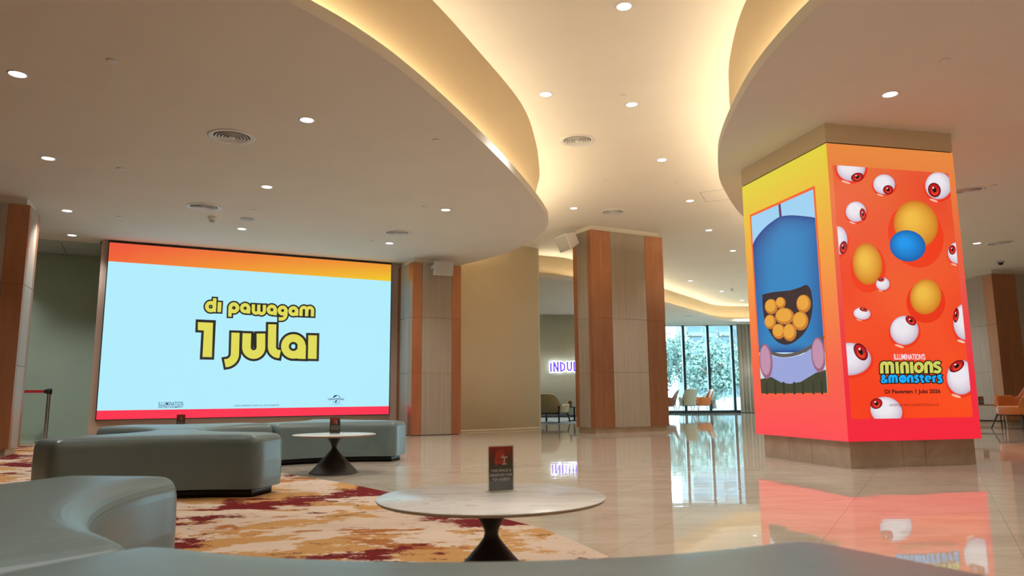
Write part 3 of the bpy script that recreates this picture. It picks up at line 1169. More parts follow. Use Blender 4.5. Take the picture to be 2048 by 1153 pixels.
# ------------------------------------------------------------------ three-armed benches
def bench_outline():
    long_, short = 1.24, 0.43
    full = long_ + 2 * short
    Rt = full / math.sqrt(3) - short * math.sqrt(3) / 2
    w, sag = short / 2, 0.18
    P = []
    tips = [0, 120, 240]
    for k in range(3):
        d = Vector((math.cos(R(tips[k])), math.sin(R(tips[k]))))
        n = Vector((-d.y, d.x))
        a, b = d * Rt - n * w, d * Rt + n * w
        for i in range(14):
            P.append(a + (b - a) * (i / 14))
        d2 = Vector((math.cos(R(tips[(k + 1) % 3])), math.sin(R(tips[(k + 1) % 3]))))
        n2 = Vector((-d2.y, d2.x))
        c = d2 * Rt - n2 * w
        inn = -(b + c).normalized()
        for i in range(40):
            t = i / 40
            P.append(b + (c - b) * t + inn * (sag * (1 - (2 * t - 1) ** 2) ** 0.8))
    for _ in range(6):
        P = [(P[i - 1] + P[i] * 2 + P[(i + 1) % len(P)]) / 4 for i in range(len(P))]
    return P


BO = bench_outline()


def inset(P, d):
    out = []
    n = len(P)
    for i in range(n):
        t = (P[(i + 1) % n] - P[i - 1]).normalized()
        out.append(P[i] + Vector((-t.y, t.x)) * d)
    return out


def make_bench():
    t = thing('bench', 'x', 'bench', (0, 0, 0), 0, 'sage green star shaped benches')
    g = G()
    pl_ = inset(BO, 0.06)
    g.prism([tuple(p) for p in pl_], 0, 0.065, smooth=True)
    g.build('plinth', BLACK, t)
    g = G()
    lay = [(0.0, 0.06), (-0.004, 0.12), (-0.006, 0.25), (-0.003, 0.365), (0.0, 0.383), (0.003, 0.392), (0.009, 0.405), (0.019, 0.417), (0.034, 0.426)]
    rings = [[(p.x, p.y, z) for p in inset(BO, d)] for d, z in lay]
    b = inset(BO, 0.034)
    for k, z in ((0.965, 0.4315), (0.92, 0.4355), (0.86, 0.4380), (0.76, 0.4400), (0.6, 0.441), (0.3, 0.442), (0.1, 0.4425)):
        rings.append([(p.x * k, p.y * k, z) for p in b])
    for a_, b_ in zip(rings, rings[1:]):
        g.strip(a_, b_, closed=True)
    n = len(BO)
    o = len(g.v)
    g.add(rings[-1], [tuple(range(n))], 0, True)
    g.add(rings[0], [tuple(reversed(range(n)))], 0, False)
    up = g.build('upholstery', SAGE, t)
    s = G()
    s.tube([(p.x, p.y, 0.389) for p in inset(BO, 0.0035)], 0.002, 6, closed=True)
    s.build('seam', SEAM, up)
    return t


b0 = make_bench()
bench_spots = [
    ((-0.07, 0.825), 30.0, 'sage green star bench nearest the camera along the bottom of the photo'),
    ((-1.475, 1.79), 81.0, 'sage green star bench cut by the left edge, in front of the dark middle bench'),
    ((-2.60, 5.57), -10.0, 'dark fronted sage bench between the left foreground bench and the small table'),
    ((-3.18, 7.165), 50.0, 'sage green star bench below the left half of the screen'),
    ((-2.088, 8.465), -10.0, 'sage green star bench directly behind the small hourglass table'),
]
for i, (c, ang, lab) in enumerate(bench_spots):
    if i == 0:
        b0.location = (*c, 0.008)
        b0.rotation_euler = (0, 0, R(ang))
        b0['label'] = lab
    else:
        dup(b0, (*c, 0.0 if i == 4 else 0.008), R(ang), lab)

# ------------------------------------------------------------------ patterned carpet
ce = catmull([(-14 + 0.2, 9.5), (-10.0, 10.9), (-7.75, 11.5), (-7.0, 11.45), (-5.2, 11.7), (-3.9, 10.2), (-3.0, 8.3), (-2.55, 7.35), (-2.15, 6.93), (-1.91, 6.66), (-1.44, 6.17), (-.92, 5.5), (-.35, 4.72), (.14, 3.98), (.38, 3.37), (.62, 2.6), (.75, 1.6), (.7, 0.3), (.2, -1.5), (-1.5, -3.2), (-5, -4.2), (-10, -4.5), (-13.8, -4.5)], 5)
g = G().prism(ce, 0.0, 0.008)
tag(g.build('carpet', CARPET), 'large cream carpet with orange and wine red brushed patches under the benches', 'carpet')


# ------------------------------------------------------------------ hourglass tables
def make_table():
    t = thing('coffee_table', 'x', 'table', (0, 0, 0), 0, 'hourglass coffee tables')
    G().lathe([(0, 0.340), (0.345, 0.340), (0.378, 0.3455), (0.384, 0.350), (0.386, 0.3555), (0.384, 0.357), (0, 0.3575)], 72, 0, True, None, [1, 1, 1, 1, 0, 0]).build('tabletop', [MARBLE, EDGE], t)
    prof = [(0, 0), (0.226, 0), (0.226, 0.008), (0.215, 0.016), (0.14, 0.095), (0.075, 0.165), (0.042, 0.202), (0.027, 0.222), (0.023, 0.236), (0.025, 0.25), (0.036, 0.272), (0.06, 0.31), (0.078, 0.335), (0.08, 0.341), (0, 0.341)]
    G().lathe(prof, 48).build('pedestal', BLACK, t)
    return t


tb = make_table()
tb.location = (-0.076, 2.535, 0.008)
tb['label'] = 'nearest round white marble table on a black hourglass base'
dup(tb, (-1.69, 6.99, 0), 0, 'round white table standing between the dark bench and the bench behind it')
dup(tb, (-3.83, 8.42, 0.008), 0, 'round table almost hidden behind the bench below the screen')


def make_sign(w=0.093, h=0.156):
    t = thing('table_sign', 'x', 'sign', (0, 0, 0), 0, 'reserved signs on tables')
    g = G()
    g.box(-w / 2 - 0.003, w / 2 + 0.003, -0.0045, -0.0025, 0.003, h + 0.004)
    g.box(-w / 2 - 0.003, w / 2 + 0.003, 0.0025, 0.0045, 0.003, h + 0.004)
    g.box(-w / 2 - 0.003, w / 2 + 0.003, -0.035, 0.035, 0.0, 0.003)
    g.build('holder', ACRYL, t)
    a = Art(0.0003)
    top, midc, bot = lin(170, 20, 26), lin(74, 22, 18), lin(44, 42, 42)
    z0 = 0.004
    st = [(0.0, bot), (0.3, lin(50, 44, 42)), (0.62, lin(58, 30, 24)), (0.85, lin(116, 22, 22)), (1.0, top)]
    a.grid(-w / 2, w / 2, z0, h, 1, 10, lambda u, q: gradient(st, q), 0)
    X = lambda u: -w / 2 + w * u
    Z = lambda q: z0 + (h - z0) * q
    mp = lambda u, q: (X(u), Z(q))
    RED = lin(196, 44, 30)
    a.poly([mp(*p) for p in ((0.28, 0.72), (0.28, 0.86), (0.33, 0.91), (0.45, 0.925), (0.58, 0.915), (0.65, 0.87), (0.66, 0.72))], RED, 1)
    a.poly([mp(*p) for p in ((0.23, 0.62), (0.23, 0.74), (0.26, 0.78), (0.31, 0.76), (0.33, 0.7), (0.62, 0.7), (0.64, 0.77), (0.69, 0.77), (0.71, 0.73), (0.7, 0.61), (0.5, 0.605))], RED, 1)
    a.poly([mp(*p) for p in ((0.27, 0.57), (0.33, 0.57), (0.33, 0.62), (0.27, 0.62))], RED, 1)
    a.stroke(mp, [(0.33, 0.69), (0.62, 0.70)], 0.006, lin(120, 40, 30), 2)
    WH = lin(226, 214, 204)
    for pl in (((0.5, 0.738), (0.77, 0.742), (0.77, 0.765), (0.5, 0.76)), ((0.61, 0.6), (0.65, 0.6), (0.65, 0.75), (0.61, 0.75)), ((0.53, 0.585), (0.74, 0.588), (0.74, 0.608), (0.53, 0.605)), ((0.55, 0.76), (0.595, 0.76), (0.59, 0.8), (0.555, 0.795))):
        a.poly([mp(*p) for p in pl], WH, 2)
    for body, u0_, u1_, q0, q1 in (('THIS SPACE IS', 0.08, 0.92, 0.42, 0.482), ('RESERVED FOR', 0.05, 0.96, 0.32, 0.382), ('TGV GUESTS', 0.13, 0.87, 0.222, 0.284)):
        a.text(body, X(u0_), X(u1_), Z(q0), Z(q1), WH, 2, 0.018)
    a.build('printed_card', PRINT, t)
    G().box(-w / 2, w / 2, 0.0006, 0.0016, z0, h).build('card_back', mat('card_back', (0.03, 0.02, 0.02), 0.5), t)
    return t


sg = make_sign()
sg.location = (-0.044, 2.65, 0.3660)
sg.rotation_euler = (0, 0, R(24))
sg['label'] = 'reserved sign with red armchair picture on the nearest white table'
dup(sg, (-1.703, 7.05, 0.3578), R(16), 'small red reserved sign on the table behind the dark bench')
dup(sg, (-3.80, 8.42, 0.3658), R(4), 'small reserved sign peeking over the bench below the screen')


# ------------------------------------------------------------------ ceiling fittings
def make_downlight(r, deep):
    t = thing('downlight', 'x', 'downlight')
    G().lathe([(r + 0.014, 0.0), (r + 0.012, -0.004), (r + 0.002, -0.005), (r - 0.004, -0.0015), (r - 0.004, 0.0)], 28).build('trim_ring', WHITEP, t)
    G().lathe([(0, -0.0012), (r * 0.99, -0.0012)] if not deep else [(0, -0.0010), (r * 0.99, -0.0022)], 28).build('lens', LAMP, t)
    li = bpy.data.lights.new('downlight_lamp', 'SPOT')
    li.energy = SPOT_W
    li.color = SPOT_COLOR
    li.spot_size = R(118)
    li.spot_blend = 0.7
    li.shadow_soft_size = 0.05
    lo = bpy.data.objects.new('downlight_lamp', li)
    COL.objects.link(lo)
    lo.parent = t
    lo.location = (0, 0, -0.02)
    return t


GL, GU, GR_, GF = 'downlights in the left soffit', 'downlights in the upper ceiling', 'downlights in the right soffit', 'x'
dl = make_downlight(0.064, False)
first = True
for (x, y, z, lab, grp) in [
    (-4.0, 5.56, ZL, 'brightest downlight at the upper left corner of the photo, left soffit', GL),
    (-1.94, 6.59, ZL, 'downlight right of the larger air diffuser on the left soffit', GL),
    (-5.07, 7.64, ZL, 'downlight at the left edge, second from the upper left corner', GL),
    (-3.06, 8.79, ZL, 'downlight midway between the two left diffusers and the screen', GL),
    (-6.22, 9.87, ZL, 'downlight just right of the left pillar top, nearer of two', GL),
    (-7.07, 11.4, ZL, 'downlight just above the grey green recess, farther of two by the pillar', GL),
    (-4.21, 11.05, ZL, 'downlight above the middle of the big screen', GL),
    (-.93, 9.99, ZL, 'downlight near the right curved edge of the left soffit', GL),
    (-2.1, 12.21, ZL, 'downlight above the right end of the big screen beside a diffuser', GL),
    (.98, 5.79, ZU, 'downlight at the top centre edge of the photo, nearest on upper ceiling', GU),
    (.39, 7.61, ZU, 'left one of two downlights side by side on the upper ceiling', GU),
    (1.39, 7.91, ZU, 'right one of two downlights side by side, below a sprinkler cover', GU),
    (2.14, 9.9, ZU, 'downlight right of the nearer upper diffuser, beside the right soffit edge', GU),
    (1.11, 12.54, ZU, 'downlight above the middle pillar, left of the farther upper diffuser', GU),
    (3.07, 12.1, ZU, 'downlight next to the ceiling access hatch', GU),
    (4.0, 14.37, ZU, 'downlight right of the middle pillar top, nearest one there', GU),
    (5.13, 16.51, ZU, 'downlight beside the yellow screen, second beyond the middle pillar', GU),
    (5.22, 20.93, ZU, 'downlight closest to the far cove right of the middle pillar', GU),
    (6.76, 23.16, ZU, 'downlight beside the far smoke detector', GU),
    (8.14, 25.46, ZU, 'nearer of the two downlights above the curtain', GU),
    (8.81, 26.6, ZU, 'farthest downlight above the curtain by the far cove', GU),
    (3.44, 6.24, ZR, 'downlight in front of the orange display column on the right soffit', GR_),
    (8.44, 12.9, ZR, 'downlight right of the display column above the dark oak pillar', GR_),
]:
    if first:
        o = dl
        o.location = (x, y, z)
        o['label'], o['group'] = lab, grp
        first = False
    else:
        o = dup(dl, (x, y, z), 0, lab, grp)
# unseen downlights, added to brighten dim parts of the lobby and lounge
for (x, y, z) in [(0.2, 1.5, ZU), (-0.5, 0.4, ZL), (1.4, 3.6, ZU), (0.9, 2.3, ZU), (2.2, 21.6, ZF), (0.2, 21.8, ZF), (5.2, 2.5, ZR), (-9.3, 12.0, ZL), (7.0, 7.5, ZR), (6.0, 10.3, ZR), (11.5, 11.0, ZR), (0.6, 19.8, ZF), (-0.6, 21.6, ZF), (0.5, 22.6, ZF), (2.6, 22.9, ZF), (2.4, 20.4, ZF), (7.2, 19.5, ZU), (9.6, 22.0, ZU), (9.0, 16.5, ZR), (12.0, 22.5, ZU)]:
    o = dup(dl, (x, y, z), 0, 'round white downlight out of view, added for extra light', 'unseen downlights added for extra light')


def make_diffuser():
    t = thing('air_diffuser', 'x', 'air vent')
    r = 0.225
    G().lathe([(r + 0.005, 0.0), (r + 0.004, -0.006), (r - 0.006, -0.012), (r - 0.04, -0.010), (r - 0.05, -0.002)], 48).build('outer_rim', WHITEP, t)
    g = G()
    for i in range(5):
        q = 0.165 - i * 0.031
        g.lathe([(q - 0.006, -0.004), (q, -0.014), (q - 0.003, -0.016), (q - 0.026, -0.006), (q - 0.006, -0.004)], 40)
    g.lathe([(0, -0.019), (0.03, -0.016), (0.032, -0.005)], 32)
    g.build('cone_ring', WHITEP, t)
    G().lathe([(0, -0.002), (r - 0.05, -0.002)], 32).build('throat', DARKGAP, t)
    return t


df = make_diffuser()
first = True
for (x, y, z, lab) in [
    (-2.82, 7.02, ZL, 'largest looking round air diffuser on the left soffit'),
    (-4.24, 9.72, ZL, 'round air diffuser above the screen, next to the smoke detector'),
    (-1.84, 11.41, ZL, 'round air diffuser near the right end of the screen'),
    (.87, 9.08, ZU, 'round air diffuser in the middle of the upper ceiling'),
    (1.84, 12.82, ZU, 'round air diffuser above the middle pillar'),
    (6.12, 25.03, ZF, 'small far air diffuser above the glass wall'),
    (6.11, 9.44, ZR, 'air diffuser partly hidden behind the display column'),
    (8.86, 12.91, ZR, 'air diffuser above the dark oak pillar at the right edge'),
]:
    if first:
        df.location = (x, y, z)
        df['label'] = lab
        df['group'] = 'round air diffusers'
        first = False
    else:
        dup(df, (x, y, z), 0, lab)

sp = G().lathe([(0, -0.009), (0.038, -0.009), (0.042, -0.006), (0.042, 0.0)], 24).build('sprinkler_cover', WHITEP)
tag(sp, 'x', 'sprinkler cover', 'flat sprinkler covers on the ceilings')
first = True
for (x, y, z, lab) in [
    (-3.11, 5.33, ZL, 'sprinkler cover at the upper left, right of the brightest downlight'),
    (-4.48, 8.01, ZL, 'sprinkler cover left of the smaller diffuser, in mid left soffit'),
    (-.77, 7.16, ZL, 'sprinkler cover close to the curved lip of the left soffit'),
    (-1.21, 9.79, ZL, 'sprinkler cover beside the downlight by the soffit curve'),
    (-5.67, 10.23, ZL, 'sprinkler cover above the left end of the screen'),
    (-3.64, 9.93, ZL, 'sprinkler cover just right of the diffuser above the screen'),
    (-2.39, 12.04, ZL, 'sprinkler cover left of the last downlight above the screen'),
    (1.25, 7.61, ZU, 'sprinkler cover above the two side by side downlights'),
    (1.46, 10.84, ZU, 'sprinkler cover in mid upper ceiling beyond the diffuser'),
    (2.61, 11.0, ZU, 'sprinkler cover left of the access hatch'),
    (3.33, 12.97, ZU, 'sprinkler cover right above the middle pillar edge, past the hatch'),
    (4.33, 15.49, ZU, 'sprinkler cover between two downlights beyond the middle pillar'),
    (4.52, 20.35, ZU, 'sprinkler cover near the far cove by the middle pillar'),
    (6.23, 19.51, ZU, 'sprinkler cover beside the yellow screen edge on the far ceiling'),
    (3.54, 5.57, ZR, 'sprinkler cover at the upper right, above the right soffit downlight'),
    (6.3, 9.18, ZR, 'sprinkler cover right of the half hidden diffuser'),
]:
    if first:
        sp.location = (x, y, z)
        sp['label'] = lab
        first = False
    else:
        dup(sp, (x, y, z), 0, lab)

o = G().lathe([(0, -0.008), (0.09, -0.008), (0.1, -0.005), (0.102, 0)], 36).build('ceiling_speaker', GREYP, loc=(-3.89, 10.41, ZL))
tag(o, 'flat round ceiling loudspeaker above the middle of the screen', 'ceiling speaker')


def make_smoke():
    t = thing('smoke_detector', 'x', 'smoke detector')
    G().lathe([(0.062, 0), (0.062, -0.02), (0.05, -0.055), (0.03, -0.06), (0, -0.06)], 28).build('body', WHITEP, t)
    G().lathe([(0.034, -0.058), (0.034, -0.078), (0.03, -0.082), (0, -0.082)], 20).build('sensor', GREYP, t)
    return t


sm = make_smoke()
sm.location = (-4.35, 10.28, ZL)
sm['label'] = 'white smoke detector under the left soffit near the screen'
sm['group'] = 'smoke detectors'
dup(sm, (6.9, 22.51, ZU), 0, 'far smoke detector on the upper ceiling beside the yellow screen')

t = thing('security_camera', 'small black dome camera on the right soffit over the dark pillar', 'camera', (10.1, 14.75, ZR))
G().lathe([(0.075, 0), (0.075, -0.02), (0.06, -0.03), (0, -0.03)], 28).build('base', GREYP, t)
G().lathe([(0.05, -0.028), (0.048, -0.05), (0.03, -0.075), (0, -0.082)], 24).build('dome', BLACK, t)

hx = [(3.109, 11.58), (3.365, 12.177), (3.93, 11.93), (3.67, 11.335)]
g = G()
for i in range(4):
    p, q = Vector(hx[i]), Vector(hx[(i + 1) % 4])
    d = (q - p).normalized() * 0.004
    n = Vector((-d.y, d.x))
    g.prism([tuple(p + n), tuple(p - n), tuple(q - n), tuple(q + n)], ZU - 0.002, ZU)
hm = g.build('access_hatch', GREYP)
tag(hm, 'square ceiling access hatch with fine outline beside the right soffit', 'access hatch')


# ------------------------------------------------------------------ wall loudspeakers
def make_speaker(label, loc, rz, tilt, arm):
    t = thing('wall_speaker', label, 'speaker', loc, rz, 'white wall loudspeakers')
    X = Matrix.Rotation(tilt, 4, 'X')
    w, h, d = 0.19, 0.135, 0.2
    vs = [(-w, -d, -h), (w, -d, -h), (w, -d, h), (-w, -d, h), (-w * .68, 0.02, -h * .7), (w * .68, 0.02, -h * .7), (w * .68, 0.02, h * .7), (-w * .68, 0.02, h * .7)]
    fs = [(0, 1, 2, 3), (7, 6, 5, 4), (0, 4, 5, 1), (1, 5, 6, 2), (2, 6, 7, 3), (3, 7, 4, 0)]
    G().add(vs, fs, 0, False, X).build('cabinet', WHITEP, t, bevel=0.012)
    G().box(-w + .012, w - .012, -d - 0.006, -d + 0.004, -h + .012, h - .012, 0, X).build('grille', mat('speaker_grille', (0.5, 0.49, 0.48), 0.7), t, bevel=0.004)
    G().lathe([(0, 0.004), (0.011, 0.003), (0.013, 0)], 16, 0, True, X @ Matrix.Translation((0.05, -d - 0.005, -0.05)) @ Matrix.Rotation(R(90), 4, 'X')).build('badge', CHROME, t)
    g = G()
    g.box(-w * .95, -w * .7, -0.05, arm, -0.03, 0.03)
    g.box(-w * .95, w * .5, arm - 0.012, arm, -0.05, 0.05)
    g.build('bracket', WHITEP, t, bevel=0.004)
    return t


dF = Vector((math.cos(A62), math.sin(A62), 0))
nF = Vector((math.sin(A62), -math.cos(A62), 0))
c2 = Vector((-1.86, 13.42, 0))
p = c2 + dF * 0.50 + nF * 0.17
make_speaker('white loudspeaker on the pillar at the right end of the screen', (p.x, p.y, 3.13), A62 + R(-8), R(18), 0.172)
c3 = Vector((1.53, 13.76, 0))
p = c3 - nF * 0.33 - dF * 0.20
ms = make_speaker('white loudspeaker on the left side of the tall middle pillar', (p.x, p.y, 3.74), A62 - R(90) + R(-4), R(24), 0.2)


ms.scale = (1.2, 1.2, 1.2)

# ------------------------------------------------------------------ belt barrier in the recess
t = thing('barrier_post', 'steel queue post with red belt before the grey green wall', 'barrier', (-7.95, 12.55, 0))
G().lathe([(0, 0), (0.16, 0), (0.16, 0.012), (0.14, 0.025), (0.04, 0.035), (0.03, 0.035)], 32).build('base', CHROME, t)
G().lathe([(0.032, 0.03), (0.032, 0.80)], 24).build('post', CHROME, t)
G().lathe([(0.032, 0.80), (0.043, 0.80), (0.043, 0.885), (0.03, 0.89), (0, 0.89)], 24).build('belt_head', BLACK, t)
G().box(-1.6, -0.04, -0.002, 0.002, 0.822, 0.868, 0, Matrix.Rotation(R(14), 4, 'Z')).build('belt', REDBELT, t)
G().box(-0.075, -0.038, -0.02, 0.02, 0.815, 0.875, 0, Matrix.Rotation(R(14), 4, 'Z')).build('belt_clip', BLACK, t)


# ------------------------------------------------------------------ lounge sign
sp_ = thing('wall_sign', 'purple lounge sign with white halo light on the olive wall', 'sign', (1.21, 24.09, 1.50), R(6))
PURP = mat('purple_letter_face', (0.10, 0.03, 0.35), 0.4, emit=(0.16, 0.07, 0.80), estr=1.0)
HALO = mat('white_letter_halo', (1, 1, 1), 0.4, emit=(0.72, 0.85, 1.0), estr=1.7)
glyph = {
    'I': ([[(0.05, 0), (0.05, 0.26)]], 0.12),
    'N': ([[(0.035, 0), (0.035, 0.3)], [(0.035, 0.3), (0.165, 0)], [(0.165, 0), (0.165, 0.3)]], 0.225),
    'D': ([[(0.035, 0), (0.035, 0.3)], [(0.035, 0.275), (0.09, 0.275), (0.15, 0.235), (0.165, 0.15), (0.15, 0.065), (0.09, 0.025), (0.035, 0.025)]], 0.225),
    'U': ([[(0.035, 0.3), (0.035, 0.1), (0.06, 0.045), (0.1, 0.025), (0.14, 0.045), (0.165, 0.1), (0.165, 0.3)]], 0.225),
    'L': ([[(0.035, 0.3), (0.035, 0.025), (0.15, 0.025)]], 0.18),
    'G': ([[(0.165, 0.235), (0.13, 0.27), (0.09, 0.275), (0.045, 0.235), (0.03, 0.15), (0.045, 0.065), (0.09, 0.025), (0.14, 0.04), (0.165, 0.08), (0.165, 0.14), (0.11, 0.14)]], 0.225),
    'E': ([[(0.15, 0.275), (0.035, 0.275), (0.035, 0.025), (0.15, 0.025)], [(0.035, 0.15), (0.13, 0.15)]], 0.19),
}


def solid_strokes(paths, h, y0, y1, ox, ext=0.0):
    g = G()
    for P in paths:
        for a_, b_ in zip(P, P[1:]):
            a_, b_ = Vector(a_), Vector(b_)
            d = (b_ - a_).normalized()
            n = Vector((-d.y, d.x)) * h
            a2, b2 = a_ - d * (h * 0.75 + ext), b_ + d * (h * 0.75 + ext)
            q = [a2 + n, a2 - n, b2 - n, b2 + n]
            X = Matrix(((1, 0, 0, ox), (0, 0, 1, 0), (0, 1, 0, 0), (0, 0, 0, 1)))
            g.prism([tuple(v) for v in q], y0, y1, 0, X)
    return g


x = 0.0
for ch in 'INDULGE':
    paths, adv = glyph[ch]
    l = solid_strokes(paths, 0.026, -0.045, -0.03, x).build('letter', PURP, sp_)
    solid_strokes(paths, 0.044, -0.028, -0.012, x, 0.014).build('halo', HALO, l)
    x += adv
st = [(0.05 + (0.04 if k % 2 == 0 else 0.017) * math.sin(2 * PI * k / 10), 0.33 + (0.04 if k % 2 == 0 else 0.017) * math.cos(2 * PI * k / 10)) for k in range(10)]
X = Matrix(((1, 0, 0, 0), (0, 0, 1, 0), (0, 1, 0, 0), (0, 0, 0, 1)))
s_ = G().prism(st, -0.045, -0.03, 0, X).build('star', PURP, sp_)
G().prism([(0.05 + (a - 0.05) * 1.5, 0.33 + (b - 0.33) * 1.5) for a, b in st], -0.028, -0.012, 0, X).build('halo', HALO, s_)


# ------------------------------------------------------------------ armchairs
def make_chair(label, loc, rz, shell, legm, hb=0.84, ha=0.62, wid=0.33, zb=0.30, leg_r=0.011, splay=0.06, seat_h=0.44, group=None, wide=0.30):
    """faces -y; rz turns it"""
    t = thing('armchair', label, 'chair', loc, rz, group)
    g = G()
    n = 40
    A0 = R(142)
    outer_b, outer_t, inner_t, inner_b = [], [], [], []
    for i in range(n + 1):
        w = -A0 + 2 * A0 * i / n
        aw = abs(w)
        k = max(0.0, min(1.0, (aw - R(38)) / R(40)))
        k = k * k * (3 - 2 * k)
        e = max(0.0, min(1.0, (aw - R(118)) / R(24)))
        z = hb + (ha - hb) * k - (ha - zb) * 0.55 * e * e
        z -= 0.05 * (1 - k) * (aw / R(38)) ** 4
        px = wid * math.copysign(abs(math.sin(w)) ** 0.7, math.sin(w))
        py = wid * math.copysign(abs(math.cos(w)) ** 0.7, math.cos(w))
        lean = 0.10 * (z - zb) / (hb - zb)
        f = 1.0 + 0.10 * (z - zb) / (hb - zb)
        outer_b.append((px * 0.90, py * 0.90, zb))
        outer_t.append((px * f, py * f + lean * (1 - k), z))
        inner_t.append((px * (f - 0.15), py * (f - 0.15) + lean * (1 - k), z))
        inner_b.append((px * 0.80, py * 0.80, zb + 0.10))
    mid = lambda A, B, s: [tuple(p + (q - p) * s for p, q in zip(a_, b_)) for a_, b_ in zip(A, B)]
    crest = [tuple((p + q) / 2 + (0.018 if j == 2 else 0) for j, (p, q) in enumerate(zip(a_, b_))) for a_, b_ in zip(outer_t, inner_t)]
    rows = [outer_b, mid(outer_b, outer_t, 0.5), mid(outer_b, outer_t, 0.93), outer_t, crest, inner_t, mid(inner_t, inner_b, 0.1), mid(inner_t, inner_b, 0.5), inner_b]
    for a_, b_ in zip(rows, rows[1:]):
        g.strip(a_, b_)
    m_ = len(rows)
    for e in (0, n):
        g.add([r_[e] for r_ in rows], [tuple(range(m_))], 0, False)
    g.strip(inner_b, outer_b)
    g.build('shell', shell, t)
    c = G()
    pts = [(wid * 0.88 * math.copysign(abs(math.cos(q)) ** 0.6, math.cos(q)), -0.03 + wid * 0.92 * math.copysign(abs(math.sin(q)) ** 0.6, math.sin(q))) for q in [2 * PI * i / 32 for i in range(32)]]
    c.prism(pts, zb - 0.02, seat_h, 0, smooth=True)
    c.build('seat', shell, t, bevel=0.03)
    for sx in (-1, 1):
        for sy in (-1, 1):
            top = (sx * wid * 0.72, sy * wid * 0.72, zb + 0.02)
            if sy > 0:
                top = (sx * wid * 0.86, sy * wid * 0.80, zb + 0.16)
            bot = (sx * (wid * 0.82 + splay), sy * (wid * 0.82 + splay), 0.0)
            G().tube([top, bot], leg_r, 8, taper=[1.25, 0.8]).build('leg', legm, t)
    f = G()
    f.tube([(sx * wid * 0.7, sy * wid * 0.7, zb - 0.03) for sx, sy in ((-1, -1), (1, -1), (1, 1), (-1, 1))], leg_r * 0.8, 6, closed=True)
    f.build('under_frame', legm, t)
    return t


GC = 'armchairs by the glass wall'
make_chair('pale sage armchair by the glass wall, back turned', (6.25, 26.3, 0), R(-172), PALEF, BLACK, 0.89, 0.60, 0.285, 0.34, group=GC)
make_chair('orange armchair by the glass wall, seen from the side', (6.95, 26.9, 0), R(-84), TAN, BLACK, 0.88, 0.60, 0.29, 0.34, group=GC)
make_chair('dark brown armchair half hidden behind the middle pillar', (5.38, 25.6, 0), R(-96), BROWNL, BLACK, 0.87, 0.60, 0.29, 0.34, group=GC)
make_chair('large orange leather armchair at the right edge of the photo', (9.83, 14.2, 0), R(-82), TAN, BLACK, 0.90, 0.625, 0.385, 0.29, 0.013)
make_chair('beige tub chair with thick black legs under the purple sign', (1.04, 19.5, 0.006), R(152), BEIGEF, BLACK, 0.74, 0.46, 0.42, 0.27, 0.022, 0.01, 0.38)
make_chair('second beige tub chair behind the first, mostly hidden by the cream wall', (0.55, 20.7, 0.006), R(-60), BEIGEF, BLACK, 0.70, 0.50, 0.34, 0.27, 0.022, 0.01, 0.38)

# small tables by the chairs
t = thing('side_table', 'low brown topped table with black frame left of the orange armchair', 'table', (9.66, 14.98, 0), R(-42))
G().box(-0.42, 0.30, -0.22, 0.22, 0.435, 0.46).build('tabletop', TWOOD, t, bevel=0.004)
for sx in (-0.36, 0.24):
    for sy in (-0.18, 0.18):
        G().tube([(sx, sy, 0.435), (sx * 1.04, sy * 1.04, 0)], 0.011, 8).build('leg', BLACK, t)
g = G()
g.tube([(-0.365, -0.182, 0.13), (0.245, -0.182, 0.13)], 0.008, 6)
g.tube([(-0.365, 0.182, 0.13), (0.245, 0.182, 0.13)], 0.008, 6)
g.build('stretcher', BLACK, t)
t = thing('side_table', 'low dark round table in the lounge below the purple sign', 'table', (1.72, 20.6, 0.006))
G().lathe([(0, 0.372), (0.33, 0.372), (0.345, 0.38), (0.345, 0.39), (0, 0.392)], 40).build('tabletop', BLACK, t)
G().lathe([(0, 0), (0.2, 0), (0.2, 0.01), (0.03, 0.03), (0.025, 0.372)], 24).build('pedestal', BLACK, t)


d2 = dup(sg, (9.50, 14.90, 0.461), R(-20), 'red table sign on the low table left of the orange armchair')
d3 = dup(sg, (1.60, 20.55, 0.399), R(5), 'tiny table sign on the dark round lounge table')

# ------------------------------------------------------------------ glass wall, curtain
WY = 28.5
xs = [4.06, 4.77, 5.73, 6.70, 7.66, 8.61, 9.57, 10.53, 11.5, 12.5, 13.5, 14.5, 15.5, 16.3, 17.0]
for i, (a_, b_) in enumerate(zip(xs, xs[1:])):
    w_ = G()
    w_.box(a_, a_ + 0.05, WY - 0.08, WY + 0.08, 0.0, ZF + 0.1)
    w_.box(b_ - 0.05, b_, WY - 0.08, WY + 0.08, 0.0, ZF + 0.1)
    w_.box(a_ + 0.05, b_ - 0.05, WY - 0.08, WY + 0.08, 0.0, 0.10)
    w_.box(a_ + 0.05, b_ - 0.05, WY - 0.08, WY + 0.08, ZF - 0.01, ZF + 0.1)
    wo_ = w_.build('window_%d' % (i + 1), FRAMEB)
    struct(wo_)
    G().box(a_ + 0.05, b_ - 0.05, WY - 0.008, WY + 0.008, 0.10, ZF).build('glass', GLASS, wo_)
struct(G().box(4.0, 17.0, WY - 0.1, WY + 0.1, ZF + 0.1, ZU + 0.3).build('wall_over_window', CEIL))

for i in range(6):
    a_, b_ = 20.5 + i * 1.25, 21.75 + i * 1.25
    w_ = G()
    w_.box(17.0, 17.16, a_, a_ + 0.05, 0.0, ZR - 0.05)
    w_.box(17.0, 17.16, b_ - 0.05, b_, 0.0, ZR - 0.05)
    w_.box(17.0, 17.16, a_ + 0.05, b_ - 0.05, 0.0, 0.10)
    wo_ = struct(w_.build('window_%d' % (i + 20), FRAMEB))
    G().box(17.07, 17.086, a_ + 0.05, b_ - 0.05, 0.10, ZR - 0.05).build('glass', GLASS, wo_)

